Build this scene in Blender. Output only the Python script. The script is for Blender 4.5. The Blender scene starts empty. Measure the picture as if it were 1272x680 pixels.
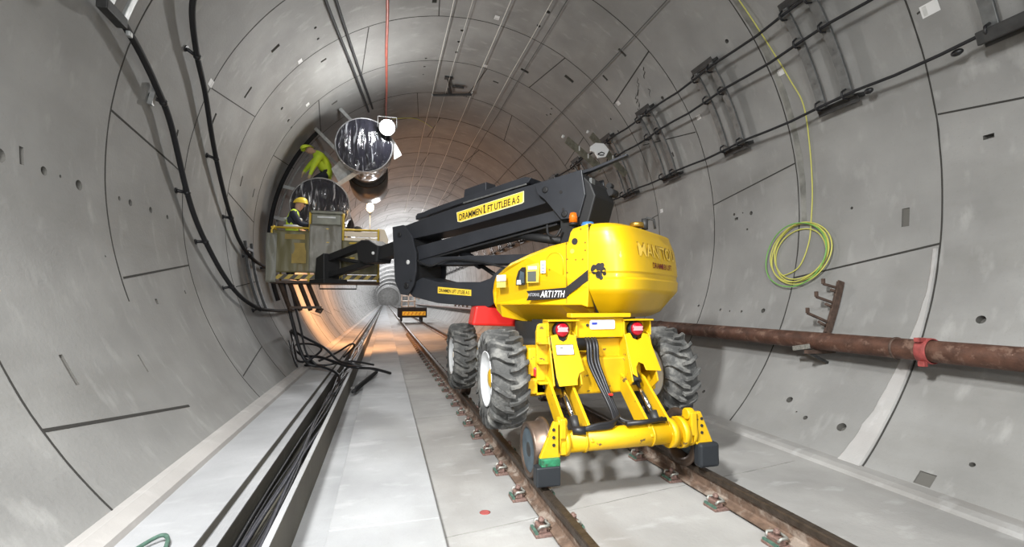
import bpy, bmesh, math, random
from mathutils import Vector, Matrix, noise
random.seed(7)
D = bpy.data
COL = bpy.context.scene.collection
PI = math.pi
rad = math.radians
def V(*a): return Vector(a)

# ------------------------------------------------------------------ materials
def mat(name, color, rough=.6, metal=0.0, nscale=0, namt=0.0, bump=0.0, bscale=40, dirt=None, dirt_amt=0.0,
        dscale=6, emit=None, estr=0, alpha=1, trans=0, coat=0, stretch=None, edge=.1):
    m = D.materials.new(name); m.use_nodes = True
    nt = m.node_tree; N = nt.nodes; L = nt.links
    b = N['Principled BSDF']
    b.inputs['Base Color'].default_value = (*color, 1)
    b.inputs['Roughness'].default_value = rough
    b.inputs['Metallic'].default_value = metal
    if coat: b.inputs['Coat Weight'].default_value = coat
    if trans: b.inputs['Transmission Weight'].default_value = trans
    if alpha < 1: b.inputs['Alpha'].default_value = alpha
    if emit:
        b.inputs['Emission Color'].default_value = (*emit, 1); b.inputs['Emission Strength'].default_value = estr
    tc = N.new('ShaderNodeTexCoord'); src = tc.outputs['Object']
    if stretch:
        mp = N.new('ShaderNodeMapping'); mp.inputs['Scale'].default_value = stretch
        L.new(src, mp.inputs['Vector']); src = mp.outputs['Vector']
    last = None
    if namt:
        nz = N.new('ShaderNodeTexNoise'); nz.inputs['Scale'].default_value = nscale; nz.inputs['Detail'].default_value = 6
        L.new(src, nz.inputs['Vector'])
        r = N.new('ShaderNodeValToRGB')
        r.color_ramp.elements[0].position = .3; r.color_ramp.elements[1].position = .7
        r.color_ramp.elements[0].color = (*[c*(1-namt) for c in color], 1)
        r.color_ramp.elements[1].color = (*[min(1, c*(1+namt)) for c in color], 1)
        L.new(nz.outputs['Fac'], r.inputs['Fac']); last = r.outputs['Color']
        L.new(last, b.inputs['Base Color'])
    if dirt:
        nz = N.new('ShaderNodeTexNoise'); nz.inputs['Scale'].default_value = dscale; nz.inputs['Detail'].default_value = 8
        nz.inputs['Roughness'].default_value = .65
        L.new(src, nz.inputs['Vector'])
        r = N.new('ShaderNodeValToRGB'); r.color_ramp.elements[0].position = .62-dirt_amt*.4; r.color_ramp.elements[1].position = .62-dirt_amt*.4+edge
        L.new(nz.outputs['Fac'], r.inputs['Fac'])
        mx = N.new('ShaderNodeMix'); mx.data_type = 'RGBA'
        L.new(r.outputs['Color'], mx.inputs['Factor'])
        if last: L.new(last, mx.inputs['A'])
        else: mx.inputs['A'].default_value = (*color, 1)
        mx.inputs['B'].default_value = (*dirt, 1)
        L.new(mx.outputs['Result'], b.inputs['Base Color'])
    if bump:
        nz = N.new('ShaderNodeTexNoise'); nz.inputs['Scale'].default_value = bscale; nz.inputs['Detail'].default_value = 5
        L.new(src, nz.inputs['Vector'])
        bp = N.new('ShaderNodeBump'); bp.inputs['Strength'].default_value = bump; bp.inputs['Distance'].default_value = .02
        L.new(nz.outputs['Fac'], bp.inputs['Height']); L.new(bp.outputs['Normal'], b.inputs['Normal'])
    return m

def concrete(name, color, panel=True, stain=(.30,.29,.27), st=.35, light=(.6,.6,.58), rough=.75):
    m = D.materials.new(name); m.use_nodes = True
    nt = m.node_tree; N = nt.nodes; L = nt.links; b = N['Principled BSDF']
    b.inputs['Roughness'].default_value = rough
    tc = N.new('ShaderNodeTexCoord'); src = tc.outputs['Object']
    def noise_(s, d=6, sc=None):
        n = N.new('ShaderNodeTexNoise'); n.inputs['Scale'].default_value = s; n.inputs['Detail'].default_value = d
        if sc:
            mp = N.new('ShaderNodeMapping'); mp.inputs['Scale'].default_value = sc; L.new(src, mp.inputs['Vector']); L.new(mp.outputs['Vector'], n.inputs['Vector'])
        else: L.new(src, n.inputs['Vector'])
        return n.outputs['Fac']
    def ramp(f, a, bb):
        r = N.new('ShaderNodeMapRange'); r.inputs['From Min'].default_value = a; r.inputs['From Max'].default_value = bb
        L.new(f, r.inputs['Value']); return r.outputs['Result']
    def mix(f, A, B):
        x = N.new('ShaderNodeMix'); x.data_type = 'RGBA'
        if isinstance(f, float): x.inputs['Factor'].default_value = f
        else: L.new(f, x.inputs['Factor'])
        for k, c in (('A', A), ('B', B)):
            if isinstance(c, tuple): x.inputs[k].default_value = (*c, 1)
            else: L.new(c, x.inputs[k])
        return x.outputs['Result']
    def mul(f, k):
        x = N.new('ShaderNodeMath'); x.operation = 'MULTIPLY'; L.new(f, x.inputs[0])
        if isinstance(k, float): x.inputs[1].default_value = k
        else: L.new(k, x.inputs[1])
        return x.outputs[0]
    dark = tuple(c*.72 for c in color)
    c = mix(ramp(noise_(1.3), .35, .7), dark, color)
    c = mix(mul(ramp(noise_(.7, 8, (1, .35, 1.6)), .52, .68), st), c, stain)
    c = mix(mul(ramp(noise_(2.6, 9, (1, 2.2, 1)), .58, .74), .45), c, light)
    c = mix(mul(ramp(noise_(45, 3), .62, .75), .25), c, stain)
    if panel:   # each cast ring has a slightly different tone
        sp = N.new('ShaderNodeSeparateXYZ'); L.new(src, sp.inputs[0])
        a = N.new('ShaderNodeMath'); a.operation = 'SUBTRACT'; L.new(sp.outputs['Y'], a.inputs[0]); a.inputs[1].default_value = -.03
        a2 = N.new('ShaderNodeMath'); a2.operation = 'DIVIDE'; L.new(a.outputs[0], a2.inputs[0]); a2.inputs[1].default_value = 1.823
        a3 = N.new('ShaderNodeMath'); a3.operation = 'FLOOR'; L.new(a2.outputs[0], a3.inputs[0])
        wn = N.new('ShaderNodeTexWhiteNoise'); wn.noise_dimensions = '1D'; L.new(a3.outputs[0], wn.inputs['W'])
        c = mix(mul(wn.outputs['Value'], .3), c, dark)
    L.new(c, b.inputs['Base Color'])
    bp = N.new('ShaderNodeBump'); bp.inputs['Strength'].default_value = .25; bp.inputs['Distance'].default_value = .01
    L.new(noise_(30, 6), bp.inputs['Height']); L.new(bp.outputs['Normal'], b.inputs['Normal'])
    return m

M = {}
M['wall'] = concrete('lining_concrete', (.328,.325,.316), stain=(.175,.17,.155), light=(.44,.436,.425), st=.55)
M['ceil'] = concrete('crown_concrete', (.25,.25,.225), stain=(.14,.13,.105), light=(.34,.34,.31), st=.5)
M['floor'] = concrete('slab_concrete', (.37,.362,.35), panel=False, stain=(.17,.15,.13), light=(.50,.50,.50), st=.7)
M['walk'] = concrete('walkway_concrete', (.42,.425,.44), panel=False, stain=(.33,.32,.30), light=(.50,.505,.515), st=.5)
M['precast'] = concrete('precast_concrete', (.41,.415,.425), panel=False, stain=(.28,.275,.26), light=(.52,.52,.53), st=.6)
M['kerb'] = concrete('kerb_mortar', (.47,.45,.435), panel=False, stain=(.37,.35,.33), light=(.56,.545,.53), st=.3)
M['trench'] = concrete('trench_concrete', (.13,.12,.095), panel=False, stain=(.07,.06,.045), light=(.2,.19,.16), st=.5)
M['mortar'] = concrete('patch_mortar', (.50,.49,.48), panel=False, stain=(.36,.34,.33), light=(.66,.66,.66), st=.8)
M['joint'] = mat('joint_dark', (.035,.033,.03), .9)
M['joint_soft'] = mat('joint_grey', (.22,.218,.20), .9, nscale=5, namt=.4)
M['hole'] = mat('hole_shade', (.12,.115,.105), .9)  # dark grey puts the shade of deep holes into their colour
M['rail_rust'] = mat('rail_rust', (.145,.095,.068), .7, .2, 14, .35, .3, 60, dirt=(.29,.235,.195), dirt_amt=.3)
M['rail_head'] = mat('rail_head', (.06,.045,.034), .45, .5, 20, .3, .2, 60)
M['clip'] = mat('clip_rust', (.20,.125,.105), .7, .2, 40, .4, .3, 80)
M['clip_grey'] = mat('clip_spring', (.33,.33,.30), .5, .5, 40, .3)
M['pad_green'] = mat('pad_green', (.06,.12,.09), .7, 0, 30, .3)
M['pipe'] = mat('pipe_rust', (.095,.045,.03), .6, .2, 8, .4, .25, 50, dirt=(.19,.115,.085), dirt_amt=.2, dscale=9)
M['pipe_red'] = mat('clamp_red', (.30,.06,.055), .6, 0, 20, .3)
M['rustbr'] = mat('bracket_rust', (.10,.065,.05), .7, .3, 20, .35)
M['steelbar'] = mat('galvanised_dull', (.17,.175,.175), .5, .6, 12, .2)
M['steel'] = mat('galvanised', (.42,.43,.43), .45, .6, 12, .2)
M['darksteel'] = mat('dark_steel', (.045,.045,.045), .55, .4, 10, .3)
M['olive'] = mat('olive_steel', (.19,.18,.14), .55, .5, 14, .3)
M['black'] = mat('black_rubber', (.012,.012,.014), .45, 0)
M['blackm'] = mat('black_matt', (.012,.012,.014), .8, 0)
M['cablegrey'] = mat('cable_grey', (.20,.205,.22), .5, 0, 10, .2)
M['cabledark'] = mat('cable_dark', (.045,.045,.055), .5, 0, 10, .3)
M['wire'] = mat('wire_white', (.75,.73,.68), .5, 0)
M['wiredark'] = mat('wire_dark', (.08,.08,.075), .6, 0)
M['redpipe'] = mat('red_hose', (.42,.11,.08), .5, 0, 6, .2)
M['yelgreen'] = mat('yellow_green_wire', (.58,.56,.13), .5, 0)
M['green'] = mat('green_wire', (.18,.42,.10), .5, 0)
M['paper'] = mat('paper', (.72,.72,.72), .7, 0)
M['yellow'] = mat('machine_yellow', (.66,.405,.003), .38, 0, 2.5, .05, coat=.15, bump=.03, bscale=12)
M['yellow_worn'] = mat('worn_yellow', (.62,.37,.004), .45, 0, 5, .1, dirt=(.11,.07,.03), dirt_amt=-.02, dscale=11, edge=.03)
M['yellow_edge'] = mat('yellow_edge', (.78,.52,.07), .5)
M['boom'] = mat('boom_charcoal', (.030,.032,.038), .42, .1, 4, .12)
M['boomdark'] = mat('boom_black', (.012,.012,.013), .6, .1)
M['sticker'] = mat('sticker_yellow', (.86,.58,.05), .5)
M['stickedge'] = mat('sticker_cream', (.85,.78,.45), .5)
M['ink'] = mat('ink_black', (.012,.01,.01), .6)
M['inkred'] = mat('ink_dark_red', (.16,.01,.01), .6)
M['white'] = mat('white_plastic', (.80,.80,.80), .5)
M['whitedirty'] = mat('white_dirty', (.58,.58,.57), .5, 0, 10, .15)
M['blueink'] = mat('ink_blue', (.03,.05,.35), .5)
M['greyink'] = mat('ink_grey', (.35,.35,.38), .6)
M['panelgrey'] = mat('control_grey', (.10,.11,.10), .35)
M['red'] = mat('red_paint', (.75,.025,.02), .4, 0, 4, .1)
M['lens_red'] = mat('red_lens', (.42,.006,.02), .2, coat=.5)
M['lens_pink'] = mat('pink_lens', (.85,.32,.34), .3)
M['amber'] = mat('amber_lens', (.85,.20,.01), .15, trans=.3, coat=.5)
M['blue'] = mat('blue_cap', (.05,.18,.42), .4)
M['brass'] = mat('brass', (.45,.27,.05), .35, .8)
M['tyre'] = mat('tyre_rubber', (.075,.075,.073), .85, 0, 7, .35, .35, 60, dirt=(.215,.21,.195), dirt_amt=.3, dscale=7, edge=.2)
M['rim'] = mat('rim_white', (.62,.63,.64), .4, .1, 6, .15, dirt=(.3,.27,.22), dirt_amt=0, dscale=8)
M['wheel_iron'] = mat('rail_wheel_iron', (.12,.085,.065), .4, .6, 8, .3)
M['wheel_blue'] = mat('rail_wheel_disc', (.07,.095,.115), .55, .2, 8, .3)
M['chrome'] = mat('chrome', (.75,.75,.75), .15, 1)
M['greenp'] = mat('green_foot', (.02,.16,.075), .5, 0, 25, .4, dirt=(.03,.03,.02), dirt_amt=.1, dscale=20)
M['blackblock'] = mat('rubber_block', (.015,.018,.022), .5)
M['skin'] = mat('skin', (.50,.30,.22), .55)
M['hivis'] = mat('hivis_yellow', (.52,.72,.04), .6, 0, 6, .12, .4, 14)
M['navy'] = mat('navy_cloth', (.015,.02,.035), .8, 0, 6, .3, .4, 14)
M['reflect'] = mat('reflective_tape', (.65,.66,.66), .35)
M['helmet'] = mat('helmet_yellow', (.85,.62,.06), .35)
M['boot'] = mat('boot', (.03,.025,.02), .6)
M['glove'] = mat('glove', (.55,.45,.25), .8)
M['fan'] = mat('fan_steel', (.30,.29,.28), .35, .7, 4, .2)
M['fandark'] = mat('fan_dark', (.02,.02,.022), .5, .2)
M['cream'] = mat('cream_board', (.70,.60,.47), .6, 0, 4, .08)
M['olivebox'] = mat('olive_box', (.15,.15,.115), .45, .1, 6, .3)
M['orange'] = mat('orange_rail', (.50,.17,.04), .5)
M['railyellow'] = mat('basket_yellow', (.58,.40,.045), .5, .1, 8, .2)
M['dullyellow'] = mat('dull_yellow', (.27,.19,.045), .7, 0, 5, .25)
M['rackbrown'] = mat('rack_brown', (.055,.035,.025), .6, .3, 8, .4)
def plastic(name, base, tint, mixf, rough=.12, scale=(14,14,2.2), bump=1.0):
    m = D.materials.new(name); m.use_nodes = True
    N = m.node_tree.nodes; L = m.node_tree.links; b = N['Principled BSDF']
    tc = N.new('ShaderNodeTexCoord'); mp = N.new('ShaderNodeMapping'); mp.inputs['Scale'].default_value = scale
    L.new(tc.outputs['Object'], mp.inputs['Vector'])
    n = N.new('ShaderNodeTexNoise'); n.inputs['Scale'].default_value = 1; n.inputs['Detail'].default_value = 5; n.inputs['Distortion'].default_value = .6
    L.new(mp.outputs['Vector'], n.inputs['Vector'])
    r = N.new('ShaderNodeValToRGB'); e = r.color_ramp.elements
    e[0].position = .58; e[0].color = (*base, 1); e[1].position = .74; e[1].color = (*tint, 1)
    L.new(n.outputs['Fac'], r.inputs['Fac']); L.new(r.outputs['Color'], b.inputs['Base Color'])
    b.inputs['Roughness'].default_value = rough; b.inputs['Coat Weight'].default_value = .6 if rough < .2 else 0
    b.inputs['Alpha'].default_value = mixf
    bp = N.new('ShaderNodeBump'); bp.inputs['Strength'].default_value = bump; bp.inputs['Distance'].default_value = .05
    L.new(n.outputs['Fac'], bp.inputs['Height']); L.new(bp.outputs['Normal'], b.inputs['Normal'])
    return m
M['film'] = plastic('plastic_film', (.012,.012,.018), (.34,.35,.38), .94)
M['filmside'] = plastic('plastic_film_side', (.22,.22,.23), (.68,.69,.70), .9, scale=(5,5,5))
M['sheet'] = plastic('basket_sheet', (.13,.115,.05), (.20,.19,.13), .9, .5, (4,4,1.5), .5)
M['sheetgrey'] = plastic('basket_sheet_grey', (.17,.16,.13), (.30,.29,.25), .92, .45, (4,4,2.5), .6)
M['sheetclear'] = plastic('basket_sheet_clear', (.24,.24,.2), (.45,.45,.42), .6, .4, (6,6,2), .6)
def stripes(name, c1, c2, scale, rotdeg=45):
    m = D.materials.new(name); m.use_nodes = True
    N = m.node_tree.nodes; L = m.node_tree.links; b = N['Principled BSDF']
    tc = N.new('ShaderNodeTexCoord'); sp = N.new('ShaderNodeSeparateXYZ'); L.new(tc.outputs['Object'], sp.inputs[0])
    a = N.new('ShaderNodeMath'); a.operation = 'SUBTRACT'; L.new(sp.outputs['X'], a.inputs[0]); L.new(sp.outputs['Z'], a.inputs[1])
    s = N.new('ShaderNodeMath'); s.operation = 'MULTIPLY'; s.inputs[1].default_value = scale; L.new(a.outputs[0], s.inputs[0])
    f = N.new('ShaderNodeMath'); f.operation = 'FRACT'; L.new(s.outputs[0], f.inputs[0])
    g = N.new('ShaderNodeMath'); g.operation = 'GREATER_THAN'; g.inputs[1].default_value = .5; L.new(f.outputs[0], g.inputs[0])
    x = N.new('ShaderNodeMix'); x.data_type = 'RGBA'; L.new(g.outputs[0], x.inputs['Factor'])
    x.inputs['A'].default_value = (*c1, 1); x.inputs['B'].default_value = (*c2, 1); L.new(x.outputs['Result'], b.inputs['Base Color'])
    b.inputs['Roughness'].default_value = .5
    return m
M['hazard'] = stripes('hazard_stripes', (.40,.28,.03), (.03,.026,.015), 5.5)

# ------------------------------------------------------------------ mesh builder
class MB:
    def __init__(s): s.v = []; s.f = []; s.sm = []; s.mi = []; s.cur = 0
    def add(s, vs, fs, smooth=False):
        n = len(s.v); s.v += [Vector(p) for p in vs]
        for f in fs: s.f.append([i+n for i in f]); s.sm.append(smooth); s.mi.append(s.cur)
        return s
    def box(s, c, d, R=None):
        c = Vector(c); h = Vector(d)/2; vs = []
        for x in (-1,1):
            for y in (-1,1):
                for z in (-1,1):
                    p = Vector((x*h.x, y*h.y, z*h.z))
                    if R: p = R @ p
                    vs.append(c+p)
        return s.add(vs, [(0,1,3,2),(4,6,7,5),(0,4,5,1),(2,3,7,6),(0,2,6,4),(1,5,7,3)])
    def bar(s, a, b, w, h, up=(0,0,1)):      # rectangular bar from a to b
        a = Vector(a); b = Vector(b); t = (b-a).normalized(); u = Vector(up)
        if abs(t.dot(u)) > .98: u = Vector((1,0,0))
        r = t.cross(u).normalized(); u = r.cross(t)
        vs = [p + r*x*w/2 + u*y*h/2 for p in (a, b) for x, y in ((-1,-1),(1,-1),(1,1),(-1,1))]
        return s.add(vs, [(0,3,2,1),(4,5,6,7),(0,1,5,4),(1,2,6,5),(2,3,7,6),(3,0,4,7)])
    def prism(s, pts, f0, f1):               # 2D outline, two functions to 3D
        n = len(pts); vs = [f0(*p) for p in pts] + [f1(*p) for p in pts]
        fs = [tuple(range(n))[::-1], tuple(range(n, 2*n))] + [(i, (i+1)%n, (i+1)%n+n, i+n) for i in range(n)]
        return s.add(vs, fs)
    def tube(s, pts, r, seg=8, caps=True, closed=False):
        pts = [Vector(p) for p in pts]; n = len(pts); rs = r if isinstance(r, (list, tuple)) else [r]*n
        prev = None; rings = []
        for i, p in enumerate(pts):
            a = pts[i-1] if (i > 0 or closed) else p; b = pts[(i+1) % n] if (i < n-1 or closed) else p
            t = (b-a).normalized()
            if prev is None:
                u = Vector((0,0,1)) if abs(t.z) < .9 else Vector((1,0,0)); u = (u - t*u.dot(t)).normalized()
            else:
                u = prev - t*prev.dot(t); u = u.normalized() if u.length > 1e-6 else t.orthogonal().normalized()
            prev = u; w = t.cross(u)
            rings.append([p + (u*math.cos(2*PI*k/seg) + w*math.sin(2*PI*k/seg))*rs[i] for k in range(seg)])
        vs = [q for g in rings for q in g]; fs = []
        for i in range(n if closed else n-1):
            j = (i+1) % n
            for k in range(seg): fs.append((i*seg+k, i*seg+(k+1)%seg, j*seg+(k+1)%seg, j*seg+k))
        s.add(vs, fs, True)
        if caps and not closed:
            s.add(rings[0], [tuple(range(seg))[::-1]]); s.add(rings[-1], [tuple(range(seg))])
        return s
    def lathe(s, prof, c, axis, seg=32, smooth=True, closed=False, arc=None):
        # prof: (distance along axis, radius)
        c = Vector(c); ax = Vector(axis).normalized(); u = ax.orthogonal().normalized(); w = ax.cross(u)
        vs = []; fs = []
        for (h, r) in prof:
            for k in range(seg):
                a = 2*PI*k/seg; vs.append(c + ax*h + (u*math.cos(a)+w*math.sin(a))*r)
        n = len(prof)
        for i in range(n if closed else n-1):
            j = (i+1) % n
            for k in range(seg): fs.append((i*seg+k, i*seg+(k+1)%seg, j*seg+(k+1)%seg, j*seg+k))
        s.add(vs, fs, smooth)
        if not closed:
            if prof[0][1] > 1e-4: s.add(vs[:seg], [tuple(range(seg))[::-1]])
            if prof[-1][1] > 1e-4: s.add(vs[-seg:], [tuple(range(seg))])
        return s
    def cyl(s, a, b, r, seg=20):
        a = Vector(a); b = Vector(b); return s.lathe([(0,r),((b-a).length,r)], a, b-a, seg)
    def ball(s, c, r, seg=16, sc=(1,1,1)):
        vs = []; fs = []; n = seg//2
        for i in range(n+1):
            for k in range(seg):
                t = PI*i/n; a = 2*PI*k/seg
                vs.append(Vector(c)+Vector((math.sin(t)*math.cos(a)*r*sc[0], math.sin(t)*math.sin(a)*r*sc[1], math.cos(t)*r*sc[2])))
        for i in range(n):
            for k in range(seg): fs.append((i*seg+k, (i+1)*seg+k, (i+1)*seg+(k+1)%seg, i*seg+(k+1)%seg))
        return s.add(vs, fs, True)
    def build(s, name, m, parent=None, bevel=0, seg=2, fix=True, org=None):
        me = D.meshes.new(name)
        off = Vector((0,0,0))
        if org is not None: off = Vector(org)
        elif parent is not None:
            p = parent
            while p is not None: off += p.location; p = p.parent
        me.from_pydata([v-off for v in s.v], [], s.f)
        for p, q, mi in zip(me.polygons, s.sm, s.mi): p.use_smooth = q; p.material_index = mi
        for mm in (m if isinstance(m, (list, tuple)) else [m]): me.materials.append(M[mm])
        if fix:
            bm = bmesh.new(); bm.from_mesh(me); bmesh.ops.remove_doubles(bm, verts=bm.verts, dist=1e-5)
            bmesh.ops.recalc_face_normals(bm, faces=bm.faces); bm.to_mesh(me); bm.free()
        o = D.objects.new(name, me); COL.objects.link(o)
        if parent is not None: o.parent = parent
        elif org is not None: o.location = org
        if bevel:
            b = o.modifiers.new('bevel', 'BEVEL'); b.width = bevel; b.segments = seg; b.limit_method = 'ANGLE'; b.angle_limit = rad(35)
            b.harden_normals = False
        return o
def tag(o, label, cat, group=None, kind=None):
    o['label'] = label; o['category'] = cat
    if group: o['group'] = group
    if kind: o['kind'] = kind
    return o
def thing(name, loc, label, cat, group=None):
    o = D.objects.new(name, None); COL.objects.link(o); o.location = loc; o.empty_display_size = .1
    return tag(o, label, cat, group)
def struct(o): o['kind'] = 'structure'; return o
def dup(root, off, label=None, group=None):
    r = root.copy(); COL.objects.link(r); r.location = root.location + Vector(off)
    if label: r['label'] = label
    if group: r['group'] = group
    for ch in list(root.children):
        c = ch.copy(); COL.objects.link(c); c.parent = r
        for g in ch.children:
            d = g.copy(); COL.objects.link(d); d.parent = c
    return r
def text_into(mb, s, size, f, depth=0, shear=0, xs=1):
    """turn text into faces mapped by f(u, v) -> Vector ; u centred"""
    cu = D.curves.new('t', 'FONT'); cu.body = s; cu.size = size; cu.align_x = 'CENTER'; cu.align_y = 'CENTER'; cu.shear = shear; cu.resolution_u = 3
    cu.offset = size*.014
    o = D.objects.new('t', cu); COL.objects.link(o)
    dg = bpy.context.evaluated_depsgraph_get(); dg.update()
    me = D.meshes.new_from_object(o.evaluated_get(dg))
    vs = [f(v.co.x*xs, v.co.y) for v in me.vertices]; fs = [tuple(p.vertices) for p in me.polygons]
    D.objects.remove(o); D.curves.remove(cu); D.meshes.remove(me)
    mb.add(vs, fs); return mb

# ------------------------------------------------------------------ tunnel geometry
TX, TZ, TR = 1.598, 3.150, 4.300
def tp(Y, th, R=TR):                       # point at angle th (deg) on radius R
    return Vector((TX + R*math.cos(rad(th)), Y, TZ + R*math.sin(rad(th))))
Y0, Y1 = -13.0, 200.0
def wall(name, a0, a1, mname, cutters):
    n = int(abs(a1-a0)/.75); b = MB()
    vs = []; fs = []
    ys = [Y0, Y1]
    for Y in ys:
        for k in range(n+1):
            t = a0+(a1-a0)*k/n
            vs.append(tp(Y, t)); vs.append(tp(Y, t, TR+.3))
    W = 2*(n+1)
    for k in range(n):
        i = 2*k
        fs.append((i, i+2, W+i+2, W+i)); fs.append((i+1, W+i+1, W+i+3, i+3))
        fs.append((i, i+1, i+3, i+2)); fs.append((W+i, W+i+2, W+i+3, W+i+1))
    fs.append((0, W, W+1, 1)); i = 2*n; fs.append((i, i+1, W+i+1, W+i))
    b.add(vs, fs)
    o = b.build(name, [mname, 'hole'])
    if cutters:
        c = MB()
        for (Y, th, kind, sz) in cutters:
            p = tp(Y, th); nrm = Vector((math.cos(rad(th)), 0, math.sin(rad(th)))); tn = Vector((-math.sin(rad(th)), 0, math.cos(rad(th))))
            if kind == 'r': c.lathe([(-.05, sz), (.07 if sz > .03 else .05, sz*.85)], p, nrm, 16, smooth=False)
            else:
                ly, lt, dd = sz
                q = [(-ly/2,-lt/2),(ly/2,-lt/2),(ly/2,lt/2),(-ly/2,lt/2)]
                c.prism(q, lambda u, v: p-nrm*.05+Vector((0,u,0))+tn*v, lambda u, v: p+nrm*dd+Vector((0,u*.8,0))+tn*v*.8)
        co = c.build('cutter', 'hole')
        bo = o.modifiers.new('holes', 'BOOLEAN'); bo.operation = 'DIFFERENCE'; bo.object = co; bo.solver = 'EXACT'
        bo.material_mode = 'TRANSFER'
        dg = bpy.context.evaluated_depsgraph_get(); dg.update()
        me = D.meshes.new_from_object(o.evaluated_get(dg))
        o.modifiers.clear(); o.data = me; D.objects.remove(co)
        while len(me.materials) < 2: me.materials.append(M['hole'])
    return struct(o)
rnd = [(4.15,-174.4,.055),(4.6,-174.5,.04),(5.05,-174.4,.05),(5.72,-174.7,.025),(5.94,-174.7,.04),(6.4,-174.8,.04),(6.84,-174.7,.03),(4.8,-174.6,.015),
       (6.41,.1,.035),(6.8,.7,.025),(6.6,.6,.012),(3.18,-22.5,.045),(4.83,-39.0,.045),(4.5,-41.4,.03),(4.05,-41.3,.055),(4.65,-40.8,.012),(6.83,-22,.025),(6.33,-22.3,.022),(5.89,-22,.04),
       (6.6,-22.3,.015),(4.67,-3.3,.02),(6.5,-3.4,.02),(7.44,-21.1,.025),(8.16,71.7,.045),(8.65,72.1,.045),(9.56,91.2,.04),(10.01,91.2,.04),(10.46,91,.04),
       (11.34,53.6,.03),(11.1,54.6,.025),(11.5,54.4,.025),(2.87,-41.5,.025),(7.73,34.9,.04),(9.52,34.7,.03),(5.88,36.5,.035),(8.4,131,.03),(8.75,131,.03),(9.88,147.1,.04),(10.52,147.1,.04),
       (10.9,147.3,.03),(6.3,-41.8,.03),(9.5,39,.025),(10.1,124,.03),(7.5,120,.03),(5.3,-166,.012),(10.8,100,.03),(11.2,100,.03),(11.6,100,.02)]
pk = [(4.36,-175.2,(.05,.16,.03)),(6.06,-160,(.06,.07,.05)),(6.93,-161.7,(.04,.05,.05)),(6.75,-.4,(.09,.05,.05)),(3.21,2.7,(.10,.05,.07)),(10.34,69,(.09,.22,.08)),(9.62,56.5,(.1,.26,.08)),
      (7.84,50.4,(.06,.22,.06)),(8.73,48.6,(.06,.22,.06)),(11.38,75.5,(.07,.16,.06)),(8.38,152.7,(.06,.24,.05)),(7.79,163.2,(.06,.26,.05)),(6.91,170.9,(.05,.2,.04)),(8.14,141.8,(.08,.2,.05)),
      (9.69,169.4,(.05,.22,.05)),(10.56,169.8,(.05,.2,.05)),(9.53,131,(.06,.14,.06)),(11.56,131.1,(.08,.2,.06)),(8.59,100.3,(.2,.1,.07)),(8.15,20.7,(.05,.1,.05)),(5.69,-50.0,(.05,.2,.05)),
      (4.01,-6.5,(.10,.26,.012)),(4.19,-152.7,(.05,.30,.012)),(5.19,-151.5,(.03,.22,.012)),(3.12,-45.0,(.16,.16,.012))]
def sel(a0, a1):
    out = []
    for Y, th, r in rnd:
        t = th % 360 if a0 > 60 else th
        if a0 < t < a1: out.append((Y, t, 'r', r))
    for Y, th, s in pk:
        t = th % 360 if a0 > 60 else th
        if a0 < t < a1: out.append((Y, t, 'b', s))
    return out
wall('wall_right', -56, 48, 'wall', sel(-56, 48))
wall('ceiling', 48, 132, 'wall', sel(48, 132))
wall('wall_left', 132, 236, 'wall', sel(132, 236))
# end wall far away
e = MB(); e.lathe([(0, 4.6), (.2, 4.6)], (TX, Y1, TZ), (0,1,0), 48); struct(e.build('wall_far', 'wall'))
e = MB(); e.lathe([(0, 4.6), (.2, 4.6)], (TX, Y0-.2, TZ), (0,1,0), 48); struct(e.build('wall_back', 'wall'))

RING = [-1.85, -.03, 1.80, 3.637, 5.472, 7.31, 9.11, 10.905, 12.667]
y = 12.667
while y < 195: y += 1.80; RING.append(y)
def strip(mb, Y, th0, th1, w, h=.0025, dY=0, n=None):
    n = n or max(2, int(abs(th1-th0)/1.5))
    vs = []
    for k in range(n+1):
        t = th0+(th1-th0)*k/n
        yy = Y+dY*k/n+(noise.noise(Vector((t*.25, Y, 0)))*.006)
        ww = w*(1+.35*noise.noise(Vector((t*.6, Y*3, 4))))
        vs += [tp(yy-ww/2, t, TR), tp(yy-ww/2, t, TR-h), tp(yy+ww/2, t, TR-h), tp(yy+ww/2, t, TR)]
    fs = []
    for k in range(n):
        i = 4*k
        fs += [(i,i+4,i+5,i+1),(i+1,i+5,i+6,i+2),(i+2,i+6,i+7,i+3)]
    mb.add(vs, fs)
mb = MB()
for Y in RING:
    strip(mb, Y, -56, 200 if abs(Y-5.472) < .1 else 236, .016 if Y < 14 else .03)
struct(mb.build('trim_1', 'joint', fix=False))
def seg(mb, Ya, ta, Yb, tb, w=.016, h=.003):          # lengthwise joint between two rings
    n = 6; vs = []; dt = w/TR*180/PI/2
    for k in range(n+1):
        f = k/n; yy = Ya+(Yb-Ya)*f; t = ta+(tb-ta)*f
        vs += [tp(yy, t-dt, TR), tp(yy, t-dt, TR-h), tp(yy, t+dt, TR-h), tp(yy, t+dt, TR)]
    fs = []
    for k in range(n):
        i = 4*k; fs += [(i,i+4,i+5,i+1),(i+1,i+5,i+6,i+2),(i+2,i+6,i+7,i+3)]
    mb.add(vs, fs)
mb = MB()
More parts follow.
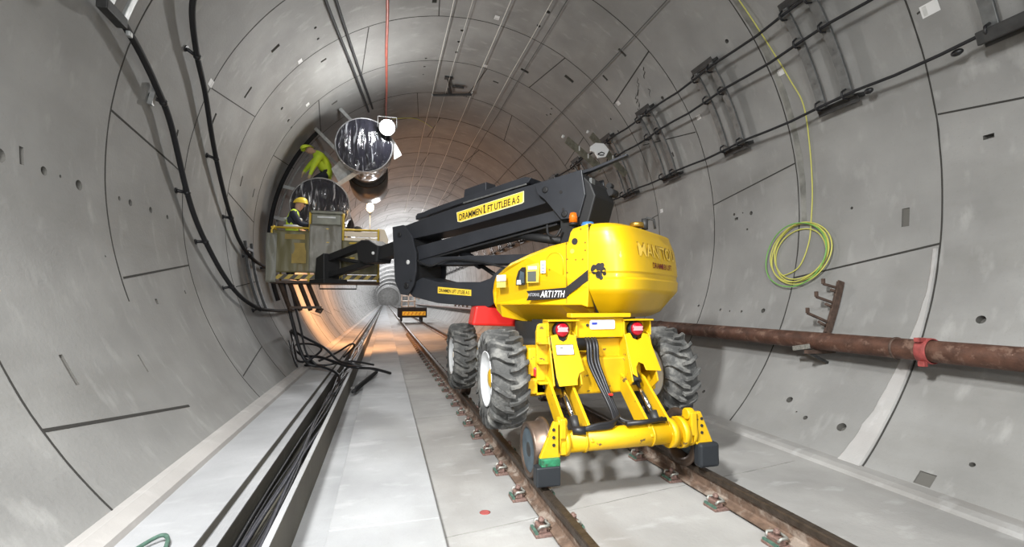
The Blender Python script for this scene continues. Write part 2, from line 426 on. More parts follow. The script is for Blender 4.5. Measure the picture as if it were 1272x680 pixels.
for a in [(5.51,-163.3,7.31,-166.9,.022),(5.48,174,6.95,175.8,.022),(6.95,175.8,7.31,176.4,.016),(3.64,-148,5.47,-144.1,.026),(7.33,158.9,9.11,154.7),(9.13,174.1,10.9,177.3),
          (10.92,157,12.66,154),(7.35,-144.2,9.1,-148.3),(9.2,-163.6,10.9,-166),(3.64,-11.3,5.47,-15.2,.024),(5.47,7.8,7.31,4.3,.02),(1.8,4.0,3.62,7.9,.02),(3.58,22.8,2.6,25.2,.02),
          (8.95,27.1,7.33,23.1,.02),(9.11,6.2,10.9,3),(9.11,61.2,10.9,64.9,.02),(7.31,46,9.08,41.9,.026),(12.67,64.4,14.46,61.1),(10.9,80,12.66,83,.02),(7.4,100.4,9.1,98.5,.02),
          (9.13,117.3,10.9,120.5,.02),(10.9,135.7,12.66,138.9,.02),(12.67,101,14.4,99),(12.67,22,14.4,18),(10.9,40,12.66,36),(5.47,60,7.31,64),(5.47,-38+2,7.31,-34)]:
    w = a[4] if len(a) > 4 else .016
    if a[1] == -36: continue
    seg(mb, *a[:4], w)
for i, Y in enumerate(RING):
    if Y > 14:
        for t in (20, 68, 110, 160, 205):
            tt = t+(i % 2)*22; seg(mb, Y, tt, Y+1.8, tt+3, .02)
struct(mb.build('trim_2', 'joint', fix=False))
# grey sealing band beside the second ring joint, mortar run beside the first one
mb = MB(); strip(mb, 5.39, -4, 62, .09, .004); struct(mb.build('trim_3', 'joint_soft', fix=False))
mb = MB(); vs = []; n = 30
for k in range(n+1):
    t = -12-36.5*k/n; w = .03+.25*max(0, (k/n-.18))**1.0
    w *= 1+.18*noise.noise(Vector((k*.5, 0, 0)))
    hh = .018
    vs += [tp(3.655, t, TR), tp(3.66, t, TR-hh), tp(3.66+w, t, TR-hh), tp(3.68+w, t, TR)]
fs = []
for k in range(n): i = 4*k; fs += [(i,i+4,i+5,i+1),(i+1,i+5,i+6,i+2),(i+2,i+6,i+7,i+3)]
mb.add(vs, fs); struct(mb.build('trim_4', 'mortar', fix=False))
# cracks spalled below the crown joint
mb = MB()
for (Y, t) in ((8.0, 43.2), (8.15, 41.6), (8.3, 40.2), (7.9, 39.0), (8.35, 38.4), (8.5, 36.5), (7.7, 44.0)):
    p = [(Y+random.uniform(-.05,.05)+.03*k, t-.55*k) for k in range(5)]
    for a, b in zip(p, p[1:]): seg(mb, a[0], a[1], b[0], b[1], random.uniform(.012, .035), .002)
struct(mb.build('trim_5', 'joint', fix=False))

# ------------------------------------------------------------------ floor and trench
def extr(name, prof, m, ya=Y0, yb=Y1):
    b = MB(); b.prism(prof, lambda x, z: Vector((x, ya, z)), lambda x, z: Vector((x, yb, z))); return struct(b.build(name, m))
extr('floor', [(.40,0),(4.36,0),(4.39,.03),(4.46,.05),(4.9,.07),(4.9,-.6),(.40,-.6)], 'floor')
b = MB()
for (ya, yb) in [(-13,-6.1),(-6.1,-1.3),(-1.3,3.53),(3.53,8.36)]+[(8.36+4.83*i, 8.36+4.83*(i+1)) for i in range(39)]:
    b.box((.034, (ya+yb)/2, -.1), (.768, yb-ya-.012, .40))
struct(b.build('walkway', 'precast', bevel=.008))
extr('trim_6', [(-.62,.03),(-.35,.03),(-.35,-.6),(-.62,-.6)], 'precast')
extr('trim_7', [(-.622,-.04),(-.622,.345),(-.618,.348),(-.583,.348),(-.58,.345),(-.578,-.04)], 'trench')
extr('trim_8', [(-.620,.348),(-.582,.348),(-.582,.356),(-.620,.356)], 'walk')
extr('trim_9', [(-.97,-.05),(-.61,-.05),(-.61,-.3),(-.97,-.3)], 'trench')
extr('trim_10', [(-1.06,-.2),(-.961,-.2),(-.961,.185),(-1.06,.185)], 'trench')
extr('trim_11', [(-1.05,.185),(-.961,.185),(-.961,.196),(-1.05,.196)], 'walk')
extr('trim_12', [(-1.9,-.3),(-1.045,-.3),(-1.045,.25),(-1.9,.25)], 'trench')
extr('trim_13', [(-2.3,.25),(-1.047,.25),(-1.047,.26),(-2.3,.26)], 'walk')
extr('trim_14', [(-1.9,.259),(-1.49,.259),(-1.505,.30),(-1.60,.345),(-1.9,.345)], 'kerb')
# transverse joint lines in the rail slab
b = MB()
for Y in (3.42, 6.9, 10.4, 14, 17.5):
    for (x0, x1) in ((.42,1.17),(1.33,2.68),(2.84,4.2)):
        n = 8
        for k in range(n):
            xa = x0+(x1-x0)*k/n; xb = x0+(x1-x0)*(k+1)/n
            ya = Y+.17*(xa-.4)+.01*noise.noise(Vector((xa*6,Y,0))); yb = Y+.17*(xb-.4)+.01*noise.noise(Vector((xb*6,Y,0)))
            b.bar((xa,ya,.0005), (xb,yb,.0005), .006, .003)
b.build('trim_15', 'joint_soft')['kind'] = 'structure'
# red survey mark
b = MB(); b.lathe([(0,.045),(.002,.035)], (.80,3.75,.0), (0,0,1), 12); o = b.build('survey_mark', 'pipe_red')
tag(o, 'small red paint spot on the slab left of the left rail', 'paint mark')

# ------------------------------------------------------------------ rails
def rail(x, label):
    t = thing('rail', (x, 0, .02), label, 'rail')
    foot = [(-.075,.022),(.075,.022),(.075,.034),(.02,.050),(.009,.062),(.009,.148),(-.009,.148),(-.009,.062),(-.02,.050),(-.075,.034)]
    b = MB(); b.prism([(x+u, v) for u, v in foot], lambda u, v: Vector((u,Y0,v)), lambda u, v: Vector((u,Y1,v))); b.build('rail_web', 'rail_rust', t)
    head = [(-.036,.150),(.036,.150),(.036,.188),(.028,.200),(-.028,.200),(-.036,.188)]
    b = MB(); b.prism([(x+u, v) for u, v in head], lambda u, v: Vector((u,Y0,v)), lambda u, v: Vector((u,Y1,v))); b.build('rail_head', 'rail_head', t)
rail(1.25, 'long rusty steel rail under the left wheels of the lift, nearer the cable trench')
rail(2.757, 'long rusty steel rail under the right wheels of the lift, nearer the brown pipe')
def fastener():
    t = thing('rail_fastener', (0,0,0), '', 'rail clip')
    b = MB(); b.box((0,0,.011), (.38,.15,.022)); b.build('base_plate', 'clip', t, bevel=.004)
    for s in (-1, 1):
        b = MB(); b.box((s*.13,0,.045), (.06,.11,.045)); b.build('shoulder', 'clip', t, bevel=.006)
        b = MB()
        pts = [(s*.165,-.05,.05),(s*.15,-.06,.075),(s*.09,-.055,.072),(s*.07,-.03,.062),(s*.10,0,.085),(s*.07,.03,.062),(s*.09,.055,.072),(s*.15,.06,.075),(s*.165,.05,.05)]
        b.tube(pts, .010, 6); b.build('spring_clip', 'clip_grey', t)
        b = MB(); b.cyl((s*.125,0,.06), (s*.125,0,.115), .014, 8); b.cyl((s*.125,0,.085), (s*.125,0,.105), .024, 6); b.build('bolt', 'clip', t)
        b = MB(); b.box((s*.178,0,.03), (.02,.13,.016)); b.build('rubber_pad', 'pad_green', t)
    return t
fz = fastener(); first = True
for x, side, n in ((1.25, 'left', 36), (2.757, 'right', 30)):
    for k in range(n):
        Y = 2.72+.615*k + (.0 if side == 'right' else -.02)
        near = {'left': {1: 'rusty rail clip left of the left rail, nearest the bottom edge of the picture',
                         2: 'rusty rail clip left of the left rail beside the red paint spot',
                         3: 'rusty rail clip left of the left rail, third one up from the bottom edge'},
                'right': {0: 'rusty rail clip with green pad left of the right rail, at the bottom edge',
                          1: 'rusty rail clip with green pad left of the right rail, second from the bottom edge',
                          2: 'rusty rail clip left of the right rail beneath the right black buffer block'}}[side]
        lab = near.get(k, 'small rusty rail clip further along the %s rail' % side)
        g = None if k in near else 'rail clips along the %s rail' % side
        if first: fz.location = (x, Y, 0); fz['label'] = lab; r = fz; first = False
        else: r = dup(fz, Vector((x,Y,0))-fz.location, lab)
        if g: r['group'] = g
        elif 'group' in r: del r['group']

# ------------------------------------------------------------------ trench cables
random.seed(3)
for k in range(16):
    x0 = -.925+.019*k; z0 = -.03+.012*(k % 4)+ (.03 if k % 3 == 0 else 0)
    r = .011 if k % 3 else .015
    ph = random.uniform(0, 9); pts = []
    for i in range(70):
        Y = 1.5+i*.5 if i < 50 else 26+(i-50)*3
        pts.append((min(-.66, max(-.94, x0+.035*math.sin(Y*.55+ph)+.02*math.sin(Y*1.7+ph))), Y, z0+r+.03+.012*math.sin(Y*.9+ph*2)))
    b = MB(); b.tube(pts, r, 6)
    gr = k >= 12
    o = b.build('trench_cable', 'cablegrey' if gr else ('cabledark' if k % 2 else 'black'))
    tag(o, 'grey cable lying in the trench along its right side' if gr else 'black cable lying among others in the floor trench', 'cable', 'grey trench cables' if gr else 'black trench cables')
# tangle of cables across trench and walkway, about ten metres off
random.seed(11)
def smooth_pts(p, n=8):
    p = [Vector(q) for q in p]; out = []
    for i in range(len(p)-1):
        a = p[max(i-1,0)]; b_ = p[i]; c = p[i+1]; d = p[min(i+2,len(p)-1)]
        for k in range(n):
            t = k/n
            out.append(.5*((2*b_)+(c-a)*t+(2*a-5*b_+4*c-d)*t*t+(3*b_-a-3*c+d)*t**3))
    out.append(p[-1]); return out
tang = [
 ([(-2.15,11.6,.95),(-2.0,10.9,.55),(-1.75,10.4,.42),(-1.45,10.2,.50),(-1.25,10.5,.68),(-1.5,11,.75),(-1.9,11.3,.7),(-1.95,10.9,.5),(-1.3,10.5,.36),(-.7,10.5,.42),(-.2,10.7,.30)], .022, 'black cable looped against the left wall above the walkway'),
 ([(-2.05,11.8,.8),(-1.95,11.2,1.05),(-1.6,10.8,.9),(-1.2,10.6,.7),(-.9,10.4,.45),(-.6,10.1,.40),(-.1,10.2,.25)], .026, 'thick black cable running from the wall loop down across the trench'),
 ([(-2.2,11.4,.7),(-2.1,10.6,.5),(-1.9,10.1,.32),(-1.7,10.0,.34),(-1.8,10.4,.6),(-2.1,10.9,.75)], .014, 'thin black cable loop hanging lowest on the left wall by the walkway'),
 ([(-1.7,11,.5),(-1.3,10.7,.5),(-1.0,10.3,.45),(-.7,9.9,.40),(-.45,9.6,.40),(-.2,10.1,.3),(.15,10.6,.12)], .03, 'black cable lying over the trench wall with its end on the slab'),
 ([(-1.6,10.6,.33),(-1.2,10.2,.36),(-.85,9.8,.25),(-.8,9.2,.12),(-.82,8.6,.1)], .025, 'black cable dropping from the walkway into the trench'),
 ([(-1.4,11.4,.34),(-1.1,11.9,.45),(-.8,12.6,.6),(-.75,12.9,.5),(-.95,12.4,.3)], .025, 'black cable bend standing up beyond the tangle')]
def inside(p, m):
    p = Vector(p); d = Vector((p.x-TX, 0, p.z-TZ))
    if d.length > TR-m: d = d*(TR-m)/d.length; p = Vector((TX+d.x, p.y, TZ+d.z))
    return p
for pts, r, lab in tang:
    pts = [inside(q, .07) for q in pts]
    b = MB(); b.tube(smooth_pts(pts), r, 8); tag(b.build('loose_cable', 'black'), lab, 'cable')
b = MB(); b.bar((-.50,8.7,.10), (-.14,10.6,.16), .07, .05); b.bar((-.47,8.8,.15), (-.16,10.3,.20), .04, .04)
tag(b.build('cable_cover', 'blackm', bevel=.01), 'black rubber cable cover leaning on the slab beside the trench', 'cable cover')
b = MB(); b.box((-.52,9.3,.07), (.13,.10,.03)); tag(b.build('mortar_lump', 'mortar', bevel=.01), 'small pale block on the strip beside the trench', 'block')
b = MB(); b.tube(smooth_pts([(-1.36,3.16,.272),(-1.26,3.28,.30),(-1.205,3.26,.29),(-1.17,3.12,.268)]), .012, 8)
tag(b.build('cord', 'pad_green'), 'dark green cord loop on the walkway at the bottom left edge', 'cord')

# ------------------------------------------------------------------ wall racks on the right
def arcbar(b, Y, t0, t1, R, w, h, n=16):
    vs = []
    for k in range(n+1):
        t = t0+(t1-t0)*k/n
        vs += [tp(Y-w/2,t,R), tp(Y-w/2,t,R-h), tp(Y+w/2,t,R-h), tp(Y+w/2,t,R)]
    fs = [(0,1,2,3), (4*n,4*n+3,4*n+2,4*n+1)]
    for k in range(n):
        i = 4*k
        for a in range(4): fs.append((i+a, i+4+a, i+4+(a+1)%4, i+(a+1)%4))
    b.add(vs, fs)
def rack():
    t = thing('cable_bracket', (5.6, 0, 4.3), '', 'bracket')
    for s in (-.185, .185):
        b = MB(); arcbar(b, s, 15.3, 34.8, 4.18, .115, .035, 5)
        for th in (20, 24, 29): b.lathe([(0,.01),(.012,.01)], tp(s, th, 4.15), tp(0,th,1)-tp(0,th,2), 8)
        b.build('upright', 'steelbar', t, bevel=.004)
    for th, w in ((15.2, .56), (34.9, .50)):
        b = MB(); p = tp(0, th, 4.235); nrm = (tp(0,th,1)-tp(0,th,0)).normalized(); tn = Vector((-math.sin(rad(th)),0,math.cos(rad(th))))
        R = Matrix((Vector((0,1,0)), tn, nrm)).transposed()
        b.box(p, (w,.05,.13), R); b.box(p-nrm*.05-tn*.03*(1 if th < 20 else -1), (w,.10,.012), R)
        b.build('foot', 'darksteel', t, bevel=.004)
    for th in (15.9, 28.2, 33.8):
        for s in (-.185, .185):
            b = MB(); b.tube([tp(s,th-.9,4.13), tp(s,th-.6,4.06), tp(s,th,4.04), tp(s,th+.6,4.06), tp(s,th+.9,4.13)], .014, 6); b.build('clamp', 'black', t)
    return t
rk = rack(); rlab = ['cable bracket at the top right corner, nearest the camera', 'cable bracket right of the yellow wire, second nearest',
     'cable bracket directly left of the yellow wire', 'cable bracket between the lift boom and the yellow wire', 'cable bracket behind the perforated arms next to the boom head']
for i in range(24):
    Y = [2.78, 4.60, 6.42, 8.27, 9.95][i] if i < 5 else 9.95+1.82*(i-4)
    lab = 'grey steel '+rlab[i] if i < 5 else 'grey steel cable bracket seen far off beneath the boom'
    if i == 0: rk.location.y = Y; rk['label'] = lab
    else:
        r = dup(rk, (0, Y-rk.location.y, 0), lab)
        if i >= 5: r['group'] = 'distant cable brackets on the right wall'
for th, lab in ((33.9,'top'),(28.0,'middle'),(15.6,'lowest')):
    pts = [tp(.6+i*.46, th+.25*math.sin(i*1.7), 4.085-(.03 if i % 4 == 2 else 0)) for i in range(60)]+[tp(28+i*4, th, 4.085) for i in range(1,18)]
    b = MB(); b.tube(pts, .019, 8); tag(b.build('black_cable', 'blackm'), '%s of the three black cables carried by the brackets on the right wall' % lab, 'cable')
# steel cover on the lowest cable at top right
b = MB(); b.bar(tp(2.05,15.3,4.07), tp(3.05,15.3,4.07), .13, .05, up=(tp(0,15,1)-tp(0,15,0))); tag(b.build('cable_joint_box', 'darksteel', bevel=.01), 'long black box around the lowest wall cable at the right edge', 'box')
for Y in (3.25, 4.15):
    b = MB(); b.ball(tp(Y, 14.9, 4.12), .035, 12, (1,1.6,1)); tag(b.build('cable_tie_knob', 'black'), 'black lump of tie under the lowest wall cable, %s' % ('near the joint box' if Y < 4 else 'further from the joint box'), 'cable tie')
# perforated arms beside boom head
for (a, c, lab) in (((3.72,9.2,5.16),(4.62,9.35,4.62),'left'), ((4.30,9.2,5.32),(5.25,9.4,4.55),'right')):
    t = thing('perforated_bracket', a, '%s one of two perforated olive steel arms on the right wall beside the boom' % lab, 'bracket')
    A = Vector(a); C_ = Vector(c); b = MB(); b.bar(A, C_, .03, .17); b.build('channel', 'olive', t, bevel=.01)
    b = MB(); b.lathe([(0,.035),(.05,.035)], A+Vector((-.05,0,.05)), (-1,0,.4), 12); b.build('end_cap', 'whitedirty', t)
    b = MB(); 
    for f in (.35,.6): b.box(A.lerp(C_, f)+Vector((0,-.02,.03)), (.025,.02,.10))
    b.build('slot', 'whitedirty', t)
b = MB(); q = [(-.20,.08),(-.08,.17),(.12,.17),(.24,.04),(.16,-.12),(-.02,-.16),(-.10,-.04),(-.20,-.02)]
b.prism(q, lambda u, v: Vector((4.42+u,9.05,4.93+v)), lambda u, v: Vector((4.42+u,9.11,4.93+v)))
t = tag(b.build('sign_plate', 'white', bevel=.01, org=(4.42,9.05,4.93)), 'white irregular plate with black mark between the two perforated arms', 'plate')
b = MB(); b.tube([(4.40,9.04,4.86),(4.47,9.04,4.90),(4.54,9.04,4.88),(4.52,9.04,4.84),(4.44,9.04,4.83),(4.38,9.04,4.85)], .012, 6, closed=True); b.add([], []); b.build('mark', 'ink', t)

# yellow-green earth wire with coil
def wirepath(l): return smooth_pts([tp(Y, th, 4.275) for Y, th in l], 6)
t = thing('earth_wire', tp(5.35,-10.5,4.2), 'yellow green earth wire hanging down the right wall, coiled at its end', 'cable')
b = MB(); b.tube(wirepath([(5.45,60),(5.36,48),(5.33,41),(5.28,30),(5.20,23),(5.13,17.7),(5.18,10),(5.22,2),(5.25,-4),(5.27,-8.5),(5.38,-13.0),(5.60,-14.6),(5.72,-14.3)]), .009, 6); b.build('drop', 'yelgreen', t)
for i in range(5):
    b = MB(); pts = []
    r0 = .41+.022*i; cy_ = 5.40+.012*i*(-1)**i; ct = -10.5+.25*((i*7) % 4-1.5)
    for k in range(44):
        a = 2*PI*k/44; pts.append(tp(cy_+r0*1.04*math.cos(a), ct+math.degrees(r0*.97*math.sin(a)/TR), 4.27-.012*i-.01*math.sin(3*a+i)))
    b.tube(pts, .0095, 6, closed=True); b.build('coil_turn', 'green' if i == 4 else 'yelgreen', t)
b = MB(); b.tube(wirepath([(14.2,110),(14.5,100),(15.3,92)]), .012, 6); tag(b.build('earth_wire', 'yelgreen'), 'short yellow wire across the crown just right of the upper fan', 'cable')

# small rusty arm brackets
def armbr():
    t = thing('arm_bracket', tp(0,-21,4.2), '', 'bracket')
    b = MB(); arcbar(b, 0, -26.2, -16.6, 4.28, .05, .05); arcbar(b, -.035, -26.2, -16.6, 4.28, .02, .09); b.build('upright', 'rustbr', t)
    for th, L in ((-17.8,.18),(-20.6,.24),(-24.2,.30)):
        p = tp(0,th,4.25); q = tp(.06,th,4.25-L)
        b = MB(); b.bar(p, q, .04, .03); b.bar(q, q+Vector((0,0,.07)), .035, .035); b.build('arm', 'rustbr', t, bevel=.004)
        b = MB(); b.cyl(tp(0,th-.8,4.24), tp(.03,th-.6,4.25-L*.45), .018, 8); b.build('strut', 'rustbr', t)
    return t
ab = armbr(); ab.location.y = 4.70; ab['label'] = 'rusty steel bracket with three short arms below the yellow wire coil'
for k in range(14):
    r = dup(ab, (0, 8.6+1.82*k-0, 0), 'distant three arm bracket low on the right wall, seen under the boom', 'distant arm brackets')

# rusty pipe
t = thing('pipe', (5.09,5,1.2), 'long rust brown steel pipe running along the right wall', 'pipe')
b = MB(); b.tube([(5.09,Y,1.2) for Y in (-3,1,2,3,4,6,8,12,20,40,80)], .105, 28); b.build('pipe_body', 'pipe', t)
b = MB(); b.lathe([(-.05,.112),(-.05,.125),(.05,.125),(.05,.112)], (5.09,3.34,1.2), (0,1,0), 28, closed=True); b.box((4.99,3.34,1.31), (.09,.05,.04)); b.box((5.0,3.33,1.08), (.05,.06,.05)); b.build('clamp', 'pipe_red', t, bevel=.004)
for Y in (3.62, 7.9): 
    b = MB(); b.lathe([(-.012,.105),(-.008,.114),(.008,.114),(.012,.105)], (5.09,Y,1.2), (0,1,0), 28); b.build('weld', 'rustbr', t)
for Y in (4.55, 8.6, 12.6):
    t = thing('pipe_support', (5.3,Y,1.1), ('steel support under the pipe with a pale flat bar in front' if Y < 5 else 'steel support under the pipe further along by the right tyre' if Y < 9 else 'farthest steel support under the pipe'), 'bracket')
    b = MB(); b.bar((4.92,Y,1.07), (5.56,Y,1.07), .05, .045); b.build('beam', 'rustbr', t, bevel=.004)
    b = MB(); b.bar((4.97,Y,1.06), (5.43,Y+.04,.86), .03, .03); b.build('strut', 'darksteel', t)
    b = MB(); b.bar((4.955,Y-.02,1.14), (4.985,Y+.24,1.09), .02, .055); b.build('flat_bar', 'clip_grey', t)

# paper tags on the lining
for Y, th, sz, lab in ((3.46,22.6,.13,'paper tag on the lining near the top right corner'),(5.32,25.4,.09,'paper tag beside the yellow wire'),(7.12,25.9,.08,'paper tag between two cable brackets on the right wall'),
        (8.94,41.2,.09,'paper tag at the end of the cracked joint in the crown'),(8.96,7.0,.08,'paper tag on the wall just right of the beacon'),(7.26,158.3,.10,'faded paper tag on the left wall beside the second hose'),
        (9.02,137.2,.09,'paper tag high on the left side of the crown'),(10.69,139.5,.09,'paper tag above the upper worker'),(8.88,83.2,.10,'paper tag on the crown by the first ceiling wires'),
        (10.8,80.9,.09,'paper tag on the crown right of the ceiling bracket'),(3.47,-11.6,.0,'')):
    if not sz: continue
    b = MB(); nrm = (tp(0,th,1)-tp(0,th,0)); tn = Vector((-math.sin(rad(th)),0,math.cos(rad(th)))); R = Matrix((Vector((0,1,0)), tn, nrm)).transposed()
    b.box(tp(Y,th,4.297), (sz*1.3,sz,.002), R); p = tp(Y,th,4.297); b.cur = 1
    b.box(tp(Y+.35*sz,th,4.2955), (sz*.3,sz*.8,.002), R)
    tag(b.build('paper_tag', ['paper','whitedirty'], org=p), 'small white '+lab, 'tag')

# ------------------------------------------------------------------ left wall hoses
def wall_hose(l, r, R, lab, clips):
    t = thing('rubber_hose', tp(l[0][0], l[0][1], R), lab, 'hose')
    pts = smooth_pts([tp(Y, th % 360, R) for Y, th in l], 8); b = MB(); b.tube(pts, r, 10); b.build('hose', 'blackm', t)
    for f in clips:
        i = int(f*(len(pts)-1)); p = pts[i]; th = math.degrees(math.atan2(p.z-TZ, p.x-TX))
        q = tp(p.y-.10, th, TR-.01); b = MB(); b.cyl(q, p, .022, 8); b.ball(p, r*1.35, 10); b.lathe([(0,.04),(.015,.04)], tp(p.y-.10,th,TR), tp(0,th,0)-tp(0,th,1), 10); b.build('clip', 'black', t)
wall_hose([(4.3,158),(4.72,163),(5.1,163.8),(5.48,165),(5.95,167.2),(6.45,170.4),(7.13,179.1),(7.5,184.5),(7.9,189.3),(8.35,194.6),(8.87,199.1),(9.7,202.2),(10.7,203.2),(12.0,203.6),(14.3,203.2)], .034, 4.20,
     'thick black hose sagging down the left wall from the steel bracket, left one of two', (.33,.44,.56,.68,.80))
wall_hose([(5.6,148),(5.88,153.3),(6.4,157.5),(7.01,161.2),(7.7,167),(8.36,173.1),(9.0,179.5),(9.55,184.9),(10.4,188.6),(11.79,189.9),(13.5,189.0)], .034, 4.20,
     'thick black hose down the left wall, right one of two', (.22,.45,.62,.78,.88))
t = thing('cable_bracket', tp(4.9,165,4.2), 'steel cable bracket at the top left corner carrying the left hose', 'bracket')
for s, rr in ((4.78,1),(5.02,1)):
    b = MB(); arcbar(b, s, 146, 164.5, 4.17, .07, .03); b.build('upright', 'steel', t, bevel=.004)
b = MB(); b.box(tp(4.88,164.2,4.17), (.09,.34,.10)); b.build('foot', 'darksteel', t, bevel=.01)
b = MB(); b.box(tp(4.98,165.6,4.05), (.04,.06,.05)); b.build('nut', 'steel', t, bevel=.01)
b = MB(); arcbar(b, 6.05, 166.6, 169.8, 4.28, .05, .05); tag(b.build('steel_strip', 'steel'), 'short steel strip on the left wall just under the left hose', 'bracket')
# conduit frame on left wall by the basket
b = MB(); 
for Y in (10.05,10.5): arcbar(b, Y, 184, 203, 4.26, .05, .05)
b.bar(tp(10.05,186,4.23), tp(10.5,186,4.23), .05, .05); tag(b.build('cable_guide', 'darksteel'), 'narrow dark steel frame on the left wall where the hoses turn', 'frame')

# ------------------------------------------------------------------ ceiling lines
for l, lab in (([(5.2,131),(7.83,127.6),(10,124),(12.0,121),(12.9,119.8)],'left'), ([(5.4,128.5),(7.95,125.2),(10,122.3),(12.0,119.3),(12.8,118.2)],'right')):
    b = MB(); b.tube(smooth_pts([tp(Y,th,4.2) for Y,th in l]), .027, 8); tag(b.build('ceiling_cable', 'blackm'), '%s one of two black cables running along the crown to the upper fan' % lab, 'cable')
b = MB(); b.tube([tp(Y,112.9+.12*math.sin(Y*2),4.2) for Y in (5,6,7,8,8.6,9.2,10,11,12,13,14.3,16,18)], .028, 10); tag(b.build('red_hose', 'redpipe'), 'red hose fixed along the crown behind the lamp', 'hose')
for th, r, m, y0, y1, lab in ((95.9,.008,'wire',7,30,'white ceiling wire left of the ceiling bracket'),(81.9,.009,'wire',7,30,'white ceiling wire right of the ceiling bracket'),
        (91.2,.005,'wire',7.5,26,'thin white ceiling wire above the ceiling bracket'),(72.5,.008,'wire',7,34,'pale ceiling wire, the third to the right of the bracket'),
        (69.3,.007,'wiredark',7,36,'thin dark ceiling wire next to the pale one'),(51.2,.009,'wiredark',5,30,'dark cable along the right side of the crown')):
    pts = [tp(Y, th+.1*math.sin(Y*1.3), 4.2 if m == 'wire' else 4.25) for Y in [y0+(y1-y0)*k/24 for k in range(25)]]
    b = MB(); b.tube(pts, r, 6); tag(b.build('ceiling_wire', m), lab, 'wire')
t = thing('ceiling_bracket', (1.6,12.2,7.3), 'black cross shaped bracket hanging from the middle of the crown', 'bracket')
b = MB(); b.bar((1.20,12.55,7.30), (2.18,12.15,7.26), .05, .06); b.build('crossbar', 'darksteel', t, bevel=.005)
b = MB(); b.bar((1.60,12.35,7.28), (1.60,12.35,7.46), .06, .06); b.bar((1.5,11.75,7.40), (1.66,12.35,7.33), .05, .05); b.box((1.50,11.7,7.42), (.2,.12,.05)); b.build('post', 'darksteel', t, bevel=.005)
b = MB(); b.box((1.80,12.0,7.36), (.30,.08,.05)); b.build('shelf', 'darksteel', t, bevel=.005)
for x, Y in ((1.17,12.57),(2.2,12.14)):
    b = MB(); b.ball((x,Y,7.32), .035, 8); b.build('insulator', 'steel', t)

# ------------------------------------------------------------------ jet fans
def wr(p, s, a): return noise.noise(Vector(p)*s)*a
def fan(cx, cz, yf, lab, lower=False):
    t = thing('jet_fan', (cx, yf+1.6, cz), lab, 'fan')
    r = .575
    b = MB(); b.lathe([(.03,r-.10),(.03,r-.02),(1.1,r-.02),(1.18,r-.14),(1.2,r-.16),(1.9,r-.16),(1.92,r-.08),(2.02,r-.08),(2.04,r-.16),(2.5,r-.16),(2.55,r-.03),(4.0,r-.03),(4.05,r-.12)], (cx,yf,cz), (0,1,0), 40); b.build('casing', 'fan', t)
    b = MB(); b.lathe([(.06,.02),(.06,r-.11),(.04,r-.11)], (cx,yf,cz), (0,1,0), 40); b.build('inlet', 'fandark', t)
    b = MB(); b.lathe([(1.90,r-.06),(1.97,r-.04),(2.04,r-.06)], (cx,yf,cz), (0,1,0), 40); b.build('flange', 'darksteel', t)
    # crumpled plastic film over the mouth
    b = MB(); vs = []; fs = []; nr = 26; seg_ = 72
    for i in range(nr+1):
        q = i/nr
        for k in range(seg_):
            a = 2*PI*k/seg_; rr = (r+.035)*q
            x = rr*math.cos(a); z = rr*math.sin(a)
            d = -.02+ .05*noise.noise(Vector((x*7+cx*3, 0, z*1.4))) + .022*noise.noise(Vector((x*18, 3, z*4)))
            vs.append((cx+x, yf-.02+d*(1-q**6), cz+z))
    for i in range(nr):
        for k in range(seg_): fs.append((i*seg_+k, i*seg_+(k+1)%seg_, (i+1)*seg_+(k+1)%seg_, (i+1)*seg_+k))
    b.add(vs, fs, True); b.build('plastic_film', 'film', t)
    b = MB(); vs = []; fs = []; m = 16
    for i in range(m+1):
        y_ = -.02+ .75*i/m
        for k in range(seg_):
            a = 2*PI*k/seg_; rr = r+.035+.035*noise.noise(Vector((math.cos(a)*4, y_*4, math.sin(a)*4+cx)))+(.02*math.sin(a*17+y_*9) if i > 3 else .012)
            ragged = .10*noise.noise(Vector((math.cos(a)*3,9,math.sin(a)*3))) if i == m else 0
            vs.append((cx+rr*math.cos(a), yf+y_+ragged, cz+rr*math.sin(a)))
    for i in range(m):
        for k in range(seg_): fs.append((i*seg_+k, i*seg_+(k+1)%seg_, (i+1)*seg_+(k+1)%seg_, (i+1)*seg_+k))
    b.add(vs, fs, True); b.build('plastic_skirt', 'filmside', t)
    b = MB(); b.lathe([(-.03,r+.045),(.0,r+.07),(.05,r+.05),(.02,r+.03)], (cx,yf,cz), (0,1,0), 48, closed=True); b.build('film_edge', 'filmside', t)
    ang = math.atan2(cz-TZ, cx-TX); d = Vector((math.cos(ang),0,math.sin(ang))); c0 = Vector((cx,0,cz)); rc = (c0-Vector((TX,0,TZ))).length
    for yy in (1.0, 2.9):
        for s in (-.3,.3):
            side = Vector((-d.z,0,d.x))*s*1.3
            b = MB(); b.bar(c0+Vector((0,yf+yy,0))+side+d*.42, Vector((TX,yf+yy,TZ))+d*4.26+side, .06, .08); b.build('hanger', 'steel', t)
    return t
f1 = fan(-.50, 5.25, 11.0, 'plastic wrapped jet fan hung up high next to the glaring lamp, the upper of two')
f2 = fan(-1.43, 3.83, 11.15, 'plastic wrapped jet fan behind the work basket, the lower of two')
# steel plate and arm between the fans
t = thing('mounting_plate', (-1.0,11.4,4.6), 'pale sheet metal mounting plate between the two fans', 'plate')
b = MB(); b.prism([(-1.25,4.78),(-1.0,5.08),(-.72,4.75),(-1.05,4.42)], lambda x,z: Vector((x,11.5,z)), lambda x,z: Vector((x,11.54,z))); b.build('sheet', 'steel', t)
b = MB(); b.bar((-1.10,11.4,4.38), (-.66,11.4,4.72), .05, .09); b.build('arm', 'whitedirty', t)
